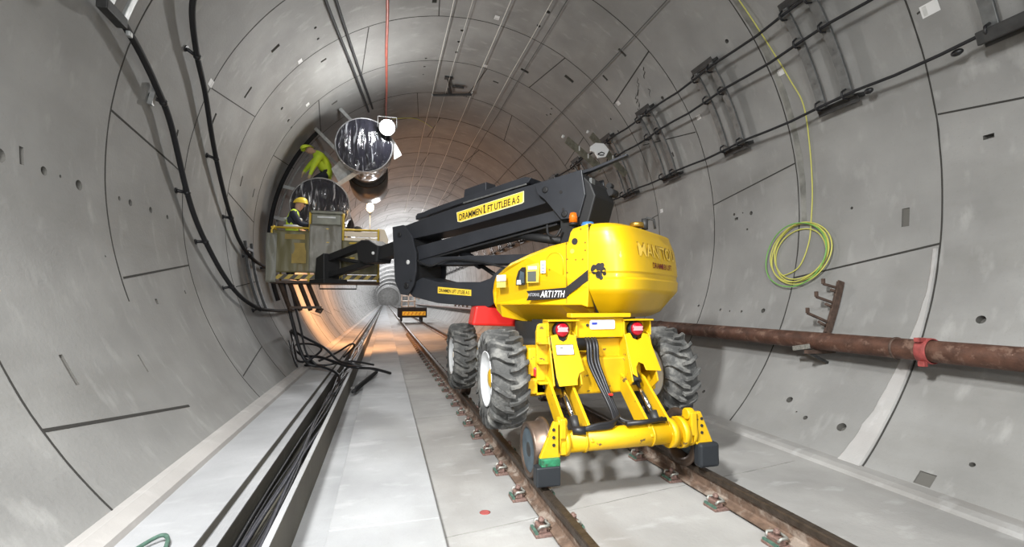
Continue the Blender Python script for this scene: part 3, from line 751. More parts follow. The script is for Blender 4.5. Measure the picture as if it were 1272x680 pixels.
# trailing sheet of film at right of the upper fan
b = MB(); b.prism([(.10,5.52),(.17,5.0),(.34,5.12),(.18,5.42)], lambda x,z: Vector((x-.0,11.1,z)), lambda x,z: Vector((x,11.13,z)))
tag(b.build('film_scrap', 'paper'), 'white scrap of film flapping off the right edge of the upper fan', 'plastic')
# long dark arch tube beside fans (steel hoop along the lining)
b = MB(); b.tube([tp(12.3+.02*k, 192-2.1*k, 4.2) for k in range(24)], .028, 8); tag(b.build('steel_hoop', 'steel'), 'thin pale conduit curving up the left wall behind the workers', 'conduit')
b = MB(); b.tube([tp(11.9+.01*k, 200-2.4*k, 4.23) for k in range(26)], .05, 8); tag(b.build('black_hoop', 'blackm'), 'thick black tube curving up the left wall behind the workers', 'hose')  # plain black tube bent along the lining

# ------------------------------------------------------------------ lamps
def floodlight(p, aim, lab, w=.34):
    t = thing('floodlight', p, lab, 'lamp'); p = Vector(p); d = (Vector(aim)-p).normalized()
    r = d.cross(Vector((0,0,1))).normalized(); u = r.cross(d); R = Matrix((r, d, u)).transposed()
    b = MB(); b.lathe([(-.12,w*.25),(-.10,w*.4),(-.02,w*.54),(.0,w*.54)], p, d, 28); b.build('housing', 'darksteel', t, bevel=.01)
    b = MB(); b.lathe([(-.01,w*.5),(.02,w*.48),(.035,w*.3),(.04,0)], p, d, 28); o = b.build('lens', 'ledwhite', t)
    b = MB(); b.tube([p-r*(w/2+.04)-d*.05, p-r*(w/2+.04)-d*.05+Vector((0,0,.25)), p+r*(w/2+.04)-d*.05+Vector((0,0,.25)), p+r*(w/2+.04)-d*.05], .012, 6); b.build('yoke', 'darksteel', t)
M['ledwhite'] = mat('led_white', (1,1,1), emit=(1,.98,.95), estr=160)
M['bulbwarm'] = mat('bulb_warm', (1,.8,.5), emit=(1,.66,.33), estr=60)
floodlight((.0,10.75,5.62), (-.1,3,3.0), 'glaring white floodlight at the upper right edge of the upper fan')
t = thing('work_lamp', (-.31,10.5,3.2), 'warm glowing work lamp on a thin pole at the right of the basket', 'lamp')
b = MB(); b.ball((-.33,10.5,3.72), .075, 16, (1,1,1.25)); b.build('bulb', 'bulbwarm', t)
b = MB(); b.tube([(-.33,10.5,2.4),(-.33,10.5,3.6)], .012, 6); b.lathe([(0,.025),(.06,.035)], (-.33,10.5,3.57), (0,0,1), 10); b.build('pole', 'steel', t)

# ------------------------------------------------------------------ the boom lift
PH = rad(38); SN, CN = math.sin(PH), math.cos(PH)
def T(a, b, z): return Vector((2.0-a*SN-b*CN, 5.7+a*CN-b*SN, z))
lift = thing('boom_lift', (2.0,5.7,0), 'yellow road rail boom lift standing on the rails, its charcoal boom reaching to the basket', 'boom lift')
P = lift
def side(pts, b0, b1, name, m, bevel=.008, parent=None, extra=None):
    mb = MB(); mb.prism(pts, lambda a, z: T(a,b0,z), lambda a, z: T(a,b1,z))
    if extra: extra(mb)
    return mb.build(name, m, parent or P, bevel=bevel)
# chassis
mb = MB(); mb.box((2.0,5.75,.98), (.85,3.3,.34)); mb.box((2.0,4.48,.88), (1.5,.24,.24)); mb.box((2.0,6.9,.88), (1.5,.24,.24)); mb.box((1.42,5.0,1.02), (.35,.9,.32)); mb.box((2.58,5.7,1.02), (.35,1.2,.32))
mb.build('chassis', 'yellow_worn', P, bevel=.02)
mb = MB(); mb.box((1.38,4.3,1.12), (.18,.30,.26)); mb.box((1.36,4.22,.90), (.24,.2,.14)); mb.build('step_box', 'yellow_worn', P, bevel=.015)
mb = MB(); mb.bar((1.25,4.35,1.10), (1.42,4.18,1.02), .16, .09); mb.build('wheel_chock', 'red', P, bevel=.02)
mb = MB(); mb.prism([(1.13,1.36),(1.18,1.62),(1.6,1.62),(2.7,1.5),(2.7,1.3)], lambda x,z: Vector((x,6.15,z)), lambda x,z: Vector((x,6.5,z))); mb.build('front_guard', 'red', P, bevel=.03)
mb = MB(); mb.lathe([(0,.60),(.12,.60),(.12,.5),(.30,.5)], (2.0,5.3,1.15), (0,0,1), 40); mb.build('slew_ring', 'boomdark', P)
# tyres
def tyre(cx, cy_, cz, s, label=None):
    n = 19; W = .165
    mb = MB()
    prof = [(-.13,.26),(-.155,.29),(-.165,.35),(-.16,.40),(-.13,.425),(0,.43),(.13,.425),(.16,.40),(.165,.35),(.155,.29),(.13,.26)]
    mb.lathe(prof, (cx,cy_,cz), (1,0,0), 66, closed=True)
    def q(x, th, r): return Vector((cx+x, cy_+r*math.cos(th), cz+r*math.sin(th)))
    for k in range(n):
        for sd in (-1, 1):
            th0 = 2*PI*(k+(.5 if sd > 0 else 0))/n
            st = [(-.025*sd,.0,.43,.482,.085),(.05*sd,.03,.428,.480,.085),(.12*sd,.14,.42,.474,.10),(.160*sd,.20,.40,.456,.11),(.178*sd,.225,.36,.412,.11),(.172*sd,.24,.33,.358,.10)]
            vs = []
            for (x, dt, rb, rt, w) in st:
                w2 = w; a = th0-dt
                vs += [q(x,a,rb-.01), q(x+.002*sd,a+.008,rt), q(x+.002*sd,a+w2-.008,rt), q(x,a+w2,rb-.01)]
            fs = [(0,1,2,3),(4*5,4*5+3,4*5+2,4*5+1)]
            for i in range(5):
                for a in range(4): fs.append((4*i+a,4*i+4+a,4*i+4+(a+1)%4,4*i+(a+1)%4))
            mb.add(vs, fs)
    o = mb.build('tyre', 'tyre', P, bevel=.006, seg=1)
    mb = MB(); so = -s     # outer side direction
    mb.lathe([(so*-.14,.262),(so*-.12,.245),(so*.02,.23),(so*.04,.20),(so*.05,.10),(so*.05,.0)], (cx,cy_,cz), (1,0,0), 40)
    mb.lathe([(so*.02,.23),(so*.10,.232),(so*.145,.262),(so*.158,.268),(so*.150,.250),(so*.09,.225)], (cx,cy_,cz), (1,0,0), 40)
    r_ = mb.build('rim', 'rim', o)
    mb = MB(); mb.lathe([(so*.03,.11),(so*.10,.10),(so*.12,.07),(so*.12,.0)], (cx,cy_,cz), (1,0,0), 24)
    for k in range(6): mb.cyl((cx+so*.04,cy_+.15*math.cos(k),cz+.15*math.sin(k)), (cx+so*.065,cy_+.15*math.cos(k),cz+.15*math.sin(k)), .012, 6)
    mb.build('hub', 'yellow_worn', o)
    return o
tyre(1.115,4.50,.93,1); tyre(1.115,6.92,.88,1); tyre(2.90,4.50,.93,-1); tyre(2.90,6.92,.88,-1)
# rear rail gear
def rail_wheel(cx, yy, s):   # s=-1 left
    mb = MB(); z = .2+.225
    mb.lathe([(0,.185),(0,.222),(.015,.228),(.10,.224),(.118,.25),(.14,.262),(.155,.255),(.155,.19),(.06,.18)], (cx if s < 0 else cx, yy, z), (-s,0,0), 44, closed=True)
    o = mb.build('rail_wheel', 'wheel_iron', P)
    mb = MB(); mb.lathe([(.012,.19),(.05,.175),(.085,.15),(.09,.07),(.05,.06),(.045,.0)], (cx,yy,z), (-s,0,0), 40); mb.build('wheel_disc', 'wheel_blue', o)
rail_wheel(1.19,3.87,-1); rail_wheel(2.815,3.87,1)
rail_wheel(1.19,7.6,-1); rail_wheel(2.815,7.6,1)
mb = MB(); mb.tube([(1.33,3.66,.53),(2.68,3.66,.53)], .092, 28)
for x0, x1, r in ((1.42,1.46,.115),(1.60,1.62,.10),(2.22,2.24,.10),(2.40,2.46,.125),(2.50,2.56,.135),(2.60,2.64,.12)): mb.cyl((x0,3.66,.53), (x1,3.66,.53), r, 28)
mb.build('rail_axle', 'yellow_worn', P)
mb = MB(); mb.tube([(1.38,3.66,.53),(1.36,3.87,.425),(1.2,3.87,.425)], .06, 12); mb.tube([(2.62,3.66,.53),(2.66,3.87,.425),(2.8,3.87,.425)], .06, 12); mb.build('stub_axle', 'darksteel', P)
for xs in ((1.45,1.655),(2.205,2.41)):
    for i, x in enumerate(xs):
        sg = -1 if i == 0 else 1
        mb = MB(); q = [(4.10,.99),(4.02,.96),(3.64,.66),(3.56,.54),(3.62,.46),(3.76,.50),(3.86,.62),(4.16,.88)]
        xx = x+sg*.0
        mb.prism(q, lambda y_, z: Vector((xx-.013,y_,z)), lambda y_, z: Vector((xx+.013+sg*0,y_,z)))
        mb.build('swing_arm', 'yellow_worn', P, bevel=.004)
    xm = (xs[0]+xs[1])/2
    mb = MB(); mb.cyl((xm,4.17,1.12), (xm,3.99,.92), .05, 18); mb.build('cylinder_barrel', 'darksteel', P)
    mb = MB(); mb.cyl((xm,4.0,.94), (xm,3.72,.68), .022, 14); mb.build('piston_rod', 'chrome', P)
    mb = MB(); mb.cyl((xm,3.72,.71), (xm,3.66,.62), .035, 14); mb.cyl((xm-.09,3.66,.60), (xm+.09,3.66,.60), .025, 12); mb.build('rod_eye', 'darksteel', P)
# guard boxes with lamps
for k, (x0, x1) in enumerate(((1.475,1.735),(2.255,2.515))):
    mb = MB()
    top = 4.09; bot = 3.93
    if k == 0: cover = [(x0+.01,1.36),(x0+.075,1.375),(x0+.09,1.325),(x0+.13,1.305),(x0+.17,1.325),(x0+.19,1.375),(x1-.01,1.36),(x1+.035,1.05),(x1-.015,1.03),(x1-.045,.975),(x1-.05,.93),(x0+.035,.925),(x0+.02,1.0)]
    else: cover = [(x0-.015,1.36),(x0+.05,1.375),(x0+.07,1.325),(x0+.12,1.305),(x0+.165,1.325),(x0+.185,1.375),(x1-.02,1.36),(x1+.045,1.02),(x0+.145,1.03),(x0+.13,1.085),(x0+.08,1.105),(x0+.045,1.06),(x0+.045,.97),(x0+.0,1.0)]
    f = lambda x, z, o=0: Vector((x, bot+(top-bot)*(z-.93)/.44+o, z))
    mb.prism(cover, lambda x, z: f(x,z,0), lambda x, z: f(x,z,.018)); mb.build('cover_plate', 'yellow', P, bevel=.003)
    mb = MB()
    mb.box(((x0+x1)/2,4.13,1.502), (x1-x0+.05,.16,.014)); mb.box((x0-.012,4.16,1.43), (.014,.14,.15)); mb.box((x1+.012,4.16,1.43), (.014,.14,.15)); mb.box(((x0+x1)/2,4.20,1.43), (x1-x0,.012,.15))
    mb.build('lamp_box', 'yellow', P, bevel=.003)
    mb = MB()
    for xx in (x0-.005, x1+.0): mb.prism([(4.10,1.37),(4.30,1.44),(4.34,.86),(4.12,.80),(3.95,.93)], lambda y_, z: Vector((xx-.007,y_,z)), lambda y_, z: Vector((xx+.007,y_,z)))
    mb.build('side_cheek', 'yellow_worn', P, bevel=.003)
    cx = (x0+x1)/2-.005
    mb = MB(); mb.lathe([(0,.078),(.05,.078),(.06,.07),(.062,.0)], (cx,4.15,1.415), (0,-1,0), 28); l0 = mb.build('tail_lamp', 'blackm', P)
    mb = MB(); mb.lathe([(.062,.068),(.075,.055),(.078,0)], (cx,4.15,1.415), (0,-1,0), 28); mb.build('red_lens', 'lens_red', l0)
    mb = MB(); mb.prism([(-.052,.022),(.052,.022),(.045,0),(.052,-.02),(-.052,-.02),(-.045,0)], lambda x, z: Vector((cx+x,4.068,1.418+z)), lambda x, z: Vector((cx+x,4.09,1.418+z))); mb.build('clear_band', 'lens_pink', l0)
# outer lugged plate on the left, brackets
mb = MB()
mb.prism([(1.375,1.46),(1.40,1.475),(1.465,1.475),(1.465,1.35),(1.49,.83),(1.36,.82),(1.36,1.40)], lambda x,z: Vector((x,4.12,z)), lambda x,z: Vector((x,4.16,z)))
for z in (1.30,1.12,.94): mb.box((1.40,4.08,z), (.09,.10,.02))
mb.build('side_bracket', 'yellow_worn', P, bevel=.005)
mb = MB()
mb.prism([(2.00,1.32),(2.25,1.32),(2.25,.80),(2.10,.77),(2.03,.80)], lambda x,z: Vector((x,4.2,z)), lambda x,z: Vector((x,4.24,z)))
mb.prism([(1.78,1.34),(1.86,1.34),(1.86,.8),(1.70,.72),(1.74,1.0)], lambda x,z: Vector((x,4.4,z)), lambda x,z: Vector((x,4.44,z)))
mb.build('inner_bracket', 'yellow_worn', P, bevel=.005)
mb = MB(); mb.cyl((2.16,4.19,.85), (2.16,4.205,.85), .04, 16); mb.cyl((1.44,4.10,.90), (1.44,4.125,.90), .028, 14); mb.build('pin_hole', 'blackm', P)
# crossbeam with placard
mb = MB(); mb.box((2.0,4.14,1.43), (.50,.05,.19)); mb.box((1.99,4.12,1.548), (.62,.12,.04)); mb.build('rear_crossbeam', 'yellow', P, bevel=.008)
mb = MB(); mb.prism([(-.13,-.035),(-.12,-.045),(.12,-.045),(.13,-.035),(.13,.035),(.12,.045),(-.12,.045),(-.13,.035)], lambda x,z: Vector((2.02+x,4.105,1.46+z)), lambda x,z: Vector((2.02+x,4.114,1.46+z))); pl = mb.build('placard', 'white', P)
mb = MB(); mb.box((1.935,4.103,1.47), (.055,.003,.022)); mb.build('blue_print', 'blueink', pl)
mb = MB(); 
for z, w in ((1.47,.14),(1.447,.17)): mb.box((2.06,4.103,z), (w,.003,.004))
mb.build('fine_print', 'greyink', pl)
mb = MB(); mb.cyl((1.865,4.10,1.455), (1.865,4.115,1.455), .014, 12); mb.build('bolt', 'darksteel', P)
# nameplate on left cover
def cover_pt(u, v, d=0): x = 1.605+u; z = 1.235+v; return Vector((x, 3.93+.16*(z-.93)/.44-.004-d, z))
mb = MB(); q = [(-.085,-.04),(.085,-.04),(.085,.045),(-.085,.045)]; mb.prism(q, lambda u,v: cover_pt(u,v), lambda u,v: cover_pt(u,v,-.003)); npl = mb.build('name_label', 'white', P)
mb = MB()
for (x0_,x1_,z0_,z1_) in ((-.087,.087,.044,.048),(-.087,.087,-.043,-.039),(-.087,-.083,-.043,.048),(.083,.087,-.043,.048)):
    mb.prism([(x0_,z0_),(x1_,z0_),(x1_,z1_),(x0_,z1_)], lambda u,v: cover_pt(u,v,.003), lambda u,v: cover_pt(u,v,.0))
text_into(mb, 'DRAMMEN LIFT UTLEIE', .018, lambda u, v: cover_pt(u,.018+v,.002), xs=.78)
mb.build('label_print', 'ink', npl, fix=False)
# hydraulic hoses
def hose(pts, r=.016, name='hydraulic_hose'):
    mb = MB(); mb.tube(smooth_pts(pts), r, 8); mb.build(name, 'black', P)
for i, dx in enumerate((-.045,-.015,.02,.05)):
    hose([(1.90+dx,4.3,1.40),(1.89+dx,4.08,1.30),(1.88+dx,4.02,1.12),(1.91+dx*.8,3.92,.95),(1.93+dx*.5,3.80,.80),(1.93+dx*.5,3.70,.70),(1.86,3.62,.635+.012*i),(1.70,3.60,.63+.01*i),(1.56,3.62,.62),(1.50,3.66,.60)])
for i in range(2): hose([(1.93,3.84,.84),(1.95,3.74,.72),(1.99,3.66,.655+.012*i),(2.12,3.62,.64+.014*i),(2.26,3.62,.655),(2.36,3.66,.66)])
mb = MB(); mb.cyl((1.50,3.62,.62), (1.60,3.58,.63), .035, 12); mb.build('hose_fitting', 'black', P)
mb = MB(); mb.cyl((1.98,3.60,.65), (2.36,3.60,.665), .020, 10); mb.build('hose_fitting', 'black', P)
mb = MB(); mb.box((1.94,3.80,.86), (.03,.03,.014)); mb.build('red_tie', 'red', P)
# buffer feet on both ends
for s, xo in ((-1,1.30),(1,2.70)):
    X = lambda dx: xo - s*dx
    mb = MB()
    q = [(.10,.70),(.02,.72),(-.10,.44),(.06,.44),(.08,.56)]
    mb.prism(q, lambda u, z: Vector((X(u), 3.56, z)), lambda u, z: Vector((X(u), 3.60, z)))
    mb.prism([(3.56,.70),(3.66,.62),(3.66,.48),(3.56,.44)], lambda y_, z: Vector((X(.06)-.01,y_,z)), lambda y_, z: Vector((X(.06)+.01,y_,z)))
    mb.box((X(.10),3.63,.56), (.05,.12,.22)); 
    gp = mb.build('end_bracket', 'yellow_worn', P, bevel=.005)
    mb = MB()
    for z in (.66,.60,.54): mb.cyl((X(.015),3.553,z), (X(.015),3.562,z), .013, 10)
    mb.build('adjust_hole', 'blackm', gp)
    if s < 0:
        mb = MB(); mb.box((X(-.02),3.565,.415), (.155,.085,.06)); mb.build('green_foot', 'greenp', P, bevel=.006)
        mb = MB(); mb.box((X(-.04),3.57,.31), (.20,.10,.155)); mb.build('buffer_block', 'blackblock', P, bevel=.012)
    else:
        mb = MB(); mb.box((X(-.035),3.57,.35), (.20,.10,.21)); mb.build('buffer_block', 'blackblock', P, bevel=.025)
mb = MB(); mb.box((2.60,3.58,.62), (.06,.08,.20)); mb.cyl((2.55,3.60,.70), (2.62,3.60,.70), .05, 14); mb.box((2.66,3.62,.60), (.05,.06,.22)); mb.build('adjuster', 'yellow_worn', P, bevel=.01)
mb = MB(); mb.box((1.395,3.60,.66), (.05,.10,.16)); mb.cyl((1.36,3.60,.70), (1.44,3.60,.70), .035, 12); mb.build('adjuster', 'yellow_worn', P, bevel=.01)

# ---- turntable hoods
Otop = [(.24,1.98),(.13,2.05),(-.04,2.13),(-.31,2.22),(-.58,2.29),(-.82,2.325),(-.86,2.455),(-1.065,2.485)]
def hood(sgn, name):
    # outline, counter clockwise from nose bottom: (a, z, b at outer-rounded layer, b outermost or None)
    mb = MB()
    pts = [(.27,1.90),(.29,1.80),(.27,1.66)]
    low = [(.25,1.58),(.12,1.50),(-.12,1.425),(-.74,1.415),(-.98,1.50),(-1.05,1.62)]
    full = Otop + [(-1.065,1.82)] + low[::-1] + pts[::-1]
    n = len(full)
    def layer(k):
        out = []
        for a, z in full:
            aa, zz = a, z
            if k == 0: b = .30
            elif k == 1: b = .72 if z > 1.6 else .44
            elif k == 2:
                b = .80
                if z > 1.85 and a > -1.0: zz = z-.012
                if z < 1.63: b = .50; zz = z
                if a > 0.0: b = .80-.12*max(0,(a-0.0)/.28)
            else:
                b = .85
                if z > 1.85: zz = z-.055
                if z < 1.60: zz = 1.645; 
                if a > .0: b = .85-.16*(max(0,a)/.28)**1.5; aa = a-.03
                if z < 1.60: 
                    if a > .1: aa = a-.02
            out.append(T(aa, sgn*b, zz))
        return out
    L_ = [layer(k) for k in range(4)]
    vs = [p for l in L_ for p in l]; fs = []
    for k in range(3):
        for i in range(n): fs.append((k*n+i, k*n+(i+1)%n, (k+1)*n+(i+1)%n, (k+1)*n+i))
    fs.append(tuple(range(n))); fs.append(tuple(range(3*n,4*n)))
    mb.add(vs, fs); return mb.build(name, 'yellow', P, bevel=.012)
hd = hood(1, 'side_hood'); hood(-1, 'side_hood')
mb = MB(); mb.prism([(.15,1.45),(.15,1.75),(-1.07,1.9),(-1.07,1.45)], lambda a,z: T(a,-.33,z), lambda a,z: T(a,.33,z)); mb.build('turntable_deck', 'boomdark', P)
# counterweight
LV = [(1.50,.10,.50),(1.505,.16,.56),(1.56,.28,.64),(1.67,.36,.745),(1.79,.455,.845),(1.805,.46,.85),(1.90,.47,.855),(1.92,.455,.842),(1.96,.455,.842),(1.98,.465,.853),(2.15,.45,.852),(2.27,.43,.85),(2.38,.385,.84),(2.44,.37,.82),(2.475,.28,.78),(2.49,.16,.70),(2.495,.05,.5)]
def cw_r(z):
    for (z0,A0,B0),(z1,A1,B1) in zip(LV, LV[1:]):
        if z0 <= z <= z1: f = (z-z0)/(z1-z0); return A0+(A1-A0)*f, B0+(B1-B0)*f
    return (LV[0][1:] if z < LV[0][0] else LV[-1][1:])
def cwp(t, z, off=0):     # t: 0 = left seam, 1 = right seam
    A, B = cw_r(z); ang = PI*t; c = math.cos(ang); s_ = math.sin(ang); ex = .52
    b = B*math.copysign(abs(c)**ex, c); a = -1.07-A*abs(s_)**ex
    p = T(a, b, z)
    if off: n = T(a-1.07*0-.0, b*1.0, z)-T(-1.2,0,z); n.z = 0; p = p+n.normalized()*off
    return p
mb = MB(); NS = 64; vs = []; fs = []
zs = []
for (l0, l1) in zip(LV, LV[1:]):
    for k in range(3): zs.append(l0[0]+(l1[0]-l0[0])*k/3)
zs.append(LV[-1][0])
for z in zs:
    for k in range(NS+1): vs.append(cwp(k/NS, z))
for i in range(len(zs)-1):
    for k in range(NS): fs.append((i*(NS+1)+k, i*(NS+1)+k+1, (i+1)*(NS+1)+k+1, (i+1)*(NS+1)+k))
mb.add(vs, fs, True); mb.add(vs[:NS+1], [tuple(range(NS+1))]); mb.add(vs[-NS-1:], [tuple(range(NS+1))])
mb.add([cwp(0,z) for z in zs]+[cwp(1,z) for z in zs[::-1]], [tuple(range(2*len(zs)))])
cw = mb.build('counterweight', 'yellow', P)
me_ = cw.data
for e_ in me_.edges:
    z_ = [me_.vertices[i].co.z for i in e_.vertices]
    if abs(z_[0]-z_[1]) < 1e-4 and min(abs(z_[0]-q) for q in (1.505,1.805,1.90,1.92,1.96,1.98)) < .002: e_.use_edge_sharp = True
# dark seam between hood and counterweight
mb = MB(); mb.prism([(-1.063,1.5),(-1.063,1.83),(-1.063,2.47),(-1.072,2.47),(-1.072,1.5)], lambda a,z: T(a,.30,z), lambda a,z: T(a,.845 if z > 1.7 else .65,z)); mb.build('panel_seam', 'ink', P)
# raised lettering on the rear, rolled round the counterweight
def arc_t(u):               # u metres along arc from left seam at z~2
    N_ = 200; acc = 0; p = cwp(0,2.1)
    for k in range(1, N_+1):
        q = cwp(k/N_, 2.1); d = (q-p).length
        if acc+d >= u: return (k-1+(u-acc)/d)/N_
        acc += d; p = q
    return 1
U0 = 1.09
mb = MB(); text_into(mb, 'MANITOU', .19, lambda u, v: cwp(arc_t(U0+u), 2.20+v, .008), xs=1.2); mb.build('raised_lettering', 'yellow_edge', cw, fix=False)
mb = MB(); text_into(mb, 'MANITOU', .19, lambda u, v: cwp(arc_t(U0+u-.012), 2.210+v, .004), xs=1.2); mb.build('lettering_side', 'brass', cw, fix=False)
mb = MB(); text_into(mb, 'DRAMMEN LIFT', .085, lambda u, v: cwp(arc_t(U0+.06+u), 2.055+v, .006), xs=1.0); mb.build('red_lettering', 'inkred', cw, fix=False)
# black claw logo
mb = MB(); blob = []
for (u, v, r) in ((.055,2.00,.045),(.11,2.025,.035),(.105,1.945,.035),(.15,1.99,.03),(.145,2.04,.022),(.13,1.915,.02),(.165,1.955,.018)):
    q = [(u+r*math.cos(a*PI/6), v+r*1.1*math.sin(a*PI/6)) for a in range(12)]
    mb.prism(q, lambda x, z: cwp(arc_t(x), z, .004+r*.02), lambda x, z: cwp(arc_t(x), z, 0))
mb.build('claw_logo', 'ink', cw)
# side stripe with model name
def hs(a, z, d=.003): return T(a, .85+d, z)
mb = MB(); mb.prism([(-.30,1.795),(-.335,1.75),(-.30,1.69),(-.80,1.715),(-.84,1.755),(-1.06,1.89),(-1.06,2.0),(-.80,1.825)][::-1], lambda a,z: hs(a,z), lambda a,z: hs(a,z,-.004)); stp = mb.build('side_stripe', 'ink', hd)
mb = MB(); text_into(mb, 'ART17TH', .098, lambda u, v: hs(-.635-u, 1.755+v, .006), shear=.25, xs=.72); mb.build('model_lettering', 'white', hd, fix=False)
mb = MB(); text_into(mb, 'NTORAIL', .05, lambda u, v: hs(-.40-u, 1.752+v, .006), shear=.25, xs=.72); mb.build('small_lettering', 'greyink', hd, fix=False)
def patch(pts, m, name, d=.003, parent=None):
    mb = MB(); mb.prism(pts, lambda a,z: hs(a,z,d), lambda a,z: hs(a,z,-.004)); return mb.build(name, m, parent or hd)
def rect(a0, a1, z0, z1): return [(a0,z0),(a1,z0),(a1,z1),(a0,z1)]
w = patch([(-.155,1.86),(-.28,1.865),(-.285,2.06),(-.24,2.06),(-.19,2.02),(-.16,1.94)], 'ink', 'hand_opening')
patch([(-.19,1.88),(-.27,1.885),(-.27,2.0),(-.22,2.02)], 'wheel_blue', 'valve', .006); patch([(-.17,1.87),(-.23,1.87),(-.225,1.92),(-.175,1.92)], 'whitedirty', 'valve_tag', .009)
patch([(-.30,1.885),(-.46,1.885),(-.475,2.07),(-.46,2.10),(-.30,2.075)], 'yellow_edge', 'panel_frame', .002)
patch(rect(-.32,-.43,1.90,2.01), 'panelgrey', 'control_panel', .010)
patch(rect(-.33,-.44,2.03,2.065), 'white', 'white_label', .010)
for a0,a1,z0,z1,mm in ((-.49,-.55,1.985,2.12,'white'),(.12,-.01,1.915,1.985,'white'),(.12,-.01,1.84,1.905,'yelgreen')):
    patch(rect(a0,a1,z0,z1), mm, 'warning_label', .004)
for z in (2.0,2.035,2.07,2.10): patch(rect(-.50,-.54,z,z+.006), 'blueink', 'label_line', .006)
mb = MB(); arc = []
for k in range(13): a = PI*k/12; arc.append((-.665+.105*math.cos(a), 2.10+.10*math.sin(a)))
pts_ = [hs(a, z, .0) for a, z in [(-.56,1.96)]+arc+[(-.77,1.96)]]; mb.tube(pts_, .007, 6); mb.build('recess_lip', 'yellow', hd)
mb = MB(); mb.lathe([(0,.035),(.004,.035)], hs(-.91,2.30,0), T(0,1,0)-T(0,0,0), 16); mb.build('oval_vent', 'ink', hd)
mb = MB(); mb.lathe([(0,.025),(.004,.025)], hs(-.88,2.20,0), T(0,1,0)-T(0,0,0), 16); mb.build('round_sticker', 'yellow_edge', hd)
mb = MB()
for a, z in ((-.82,1.98),(-.82,2.12),(-.92,2.11),(-1.0,2.11),(-1.03,2.2),(-1.03,2.28),(-.98,2.42),(-.60,2.02)): mb.lathe([(0,.009),(.005,.008)], hs(a,z,0), T(0,1,0)-T(0,0,0), 8)
mb.build('screw', 'brass', hd)
mb = MB(); mb.prism([(-.805,1.66),(-.812,1.66),(-.812,2.30),(-.805,2.30)], lambda a,z: hs(a,z,.001), lambda a,z: hs(a,z,-.004)); mb.build('door_gap', 'brass', hd)
mb = MB(); mb.box(T(-.35,.62,1.45), (.22,.08,.05), Matrix.Rotation(rad(38)+PI/2,3,'Z')); mb.build('under_vent', 'ink', hd)
# beacon, cap, fuel filler
mb = MB(); mb.lathe([(0,.05),(.03,.05),(.03,.04)], T(-.62,.36,2.56), (0,0,1), 20); mb.tube([T(-.62,.36,2.2), T(-.62,.36,2.57)], .015, 8); bc = mb.build('beacon', 'boomdark', P)
mb = MB(); mb.lathe([(.03,.048),(.10,.050),(.145,.038),(.155,.0)], T(-.62,.36,2.56), (0,0,1), 20); mb.build('amber_dome', 'amber', bc)
mb = MB(); mb.lathe([(0,.07),(.05,.075),(.08,.06),(.085,0)], T(-.88,.5,2.47), (0,0,1), 20); mb.build('air_filter', 'blue', P)
mb = MB(); mb.lathe([(0,.075),(.04,.075),(.05,.065),(.055,0)], T(-1.36,.30,2.475), (0,0,1), 20); mb.build('filler_cap', 'brass', P)
mb = MB(); mb.lathe([(0,.035),(.12,.035)], T(-1.38,.12,2.47), (0,0,1), 14); mb.tube([T(-1.38,.12,2.55), T(-1.40,.10,2.60), T(-1.46,.06,2.58), T(-1.47,.05,2.48)], .014, 8); mb.build('hose_bend', 'darksteel', P)

# ---- boom
W = .25
side([(2.72,2.86),(2.52,2.885),(2.20,2.935),(1.38,3.05),(.19,3.17),(-.30,3.20),(-.30,2.93),(.30,2.85),(1.45,2.72),(2.30,2.66),(2.72,2.62)], -.20, .20, 'main_boom', 'boom', .012)
side([(2.30,2.96),(1.40,3.09),(.15,3.22),(.10,3.28),(.20,3.31),(1.40,3.17),(1.95,3.10),(2.30,3.03)], -.12, .17, 'cable_tray', 'boom', .01)
side([(1.33,3.18),(.90,3.24),(.90,3.36),(1.31,3.31)], -.10, .12, 'valve_cover', 'boom', .01)
side([(2.30,2.97),(2.05,3.0),(2.03,3.08),(2.30,3.06)], -.10, .15, 'valve_cover', 'boom', .01)
side([(.20,3.17),(-.70,3.26),(-1.15,3.36),(-1.15,3.39),(-.70,3.30),(.20,3.22)], -.02, .05, 'hose_guide', 'boom', .006)
side([(1.38,2.965),(.19,3.11),(.19,2.965),(.22,2.95),(1.30,2.815),(1.36,2.83)], .20, .208, 'name_board', 'stickedge', 0)
side([(1.37,2.958),(.20,3.10),(.205,2.975),(.225,2.962),(1.30,2.825),(1.35,2.838)], .208, .211, 'board_face', 'sticker', 0)
def lab1(u, v): a = .79-u; return T(a, .215, 2.955 - .119*(a-.79) + v - .012)
mb = MB(); text_into(mb, 'DRAMMEN L FT UTLEIE A·S', .128, lab1, xs=.70); mb.build('board_lettering', 'ink', P, fix=False)
mb = MB()
def lab1i(u, v): return lab1(u-.062, v)
mb.prism([(-.008,-.04),(.008,-.04),(.008,.06),(-.008,.06)], lab1i, lambda u, v: lab1i(u,v)+(T(0,.003,0)-T(0,0,0)))
mb.prism([(-.022,.05),(.0,.078),(.022,.05),(.01,.055),(-.01,.055)], lab1i, lambda u, v: lab1i(u,v)+(T(0,.003,0)-T(0,0,0)))
mb.build('hook_mark', 'ink', P)
# strap of light metal above the board
side([(1.25,3.075),(.15,3.185),(.15,3.205),(1.25,3.10)], .19, .212, 'edge_strip', 'steelbar', .003)
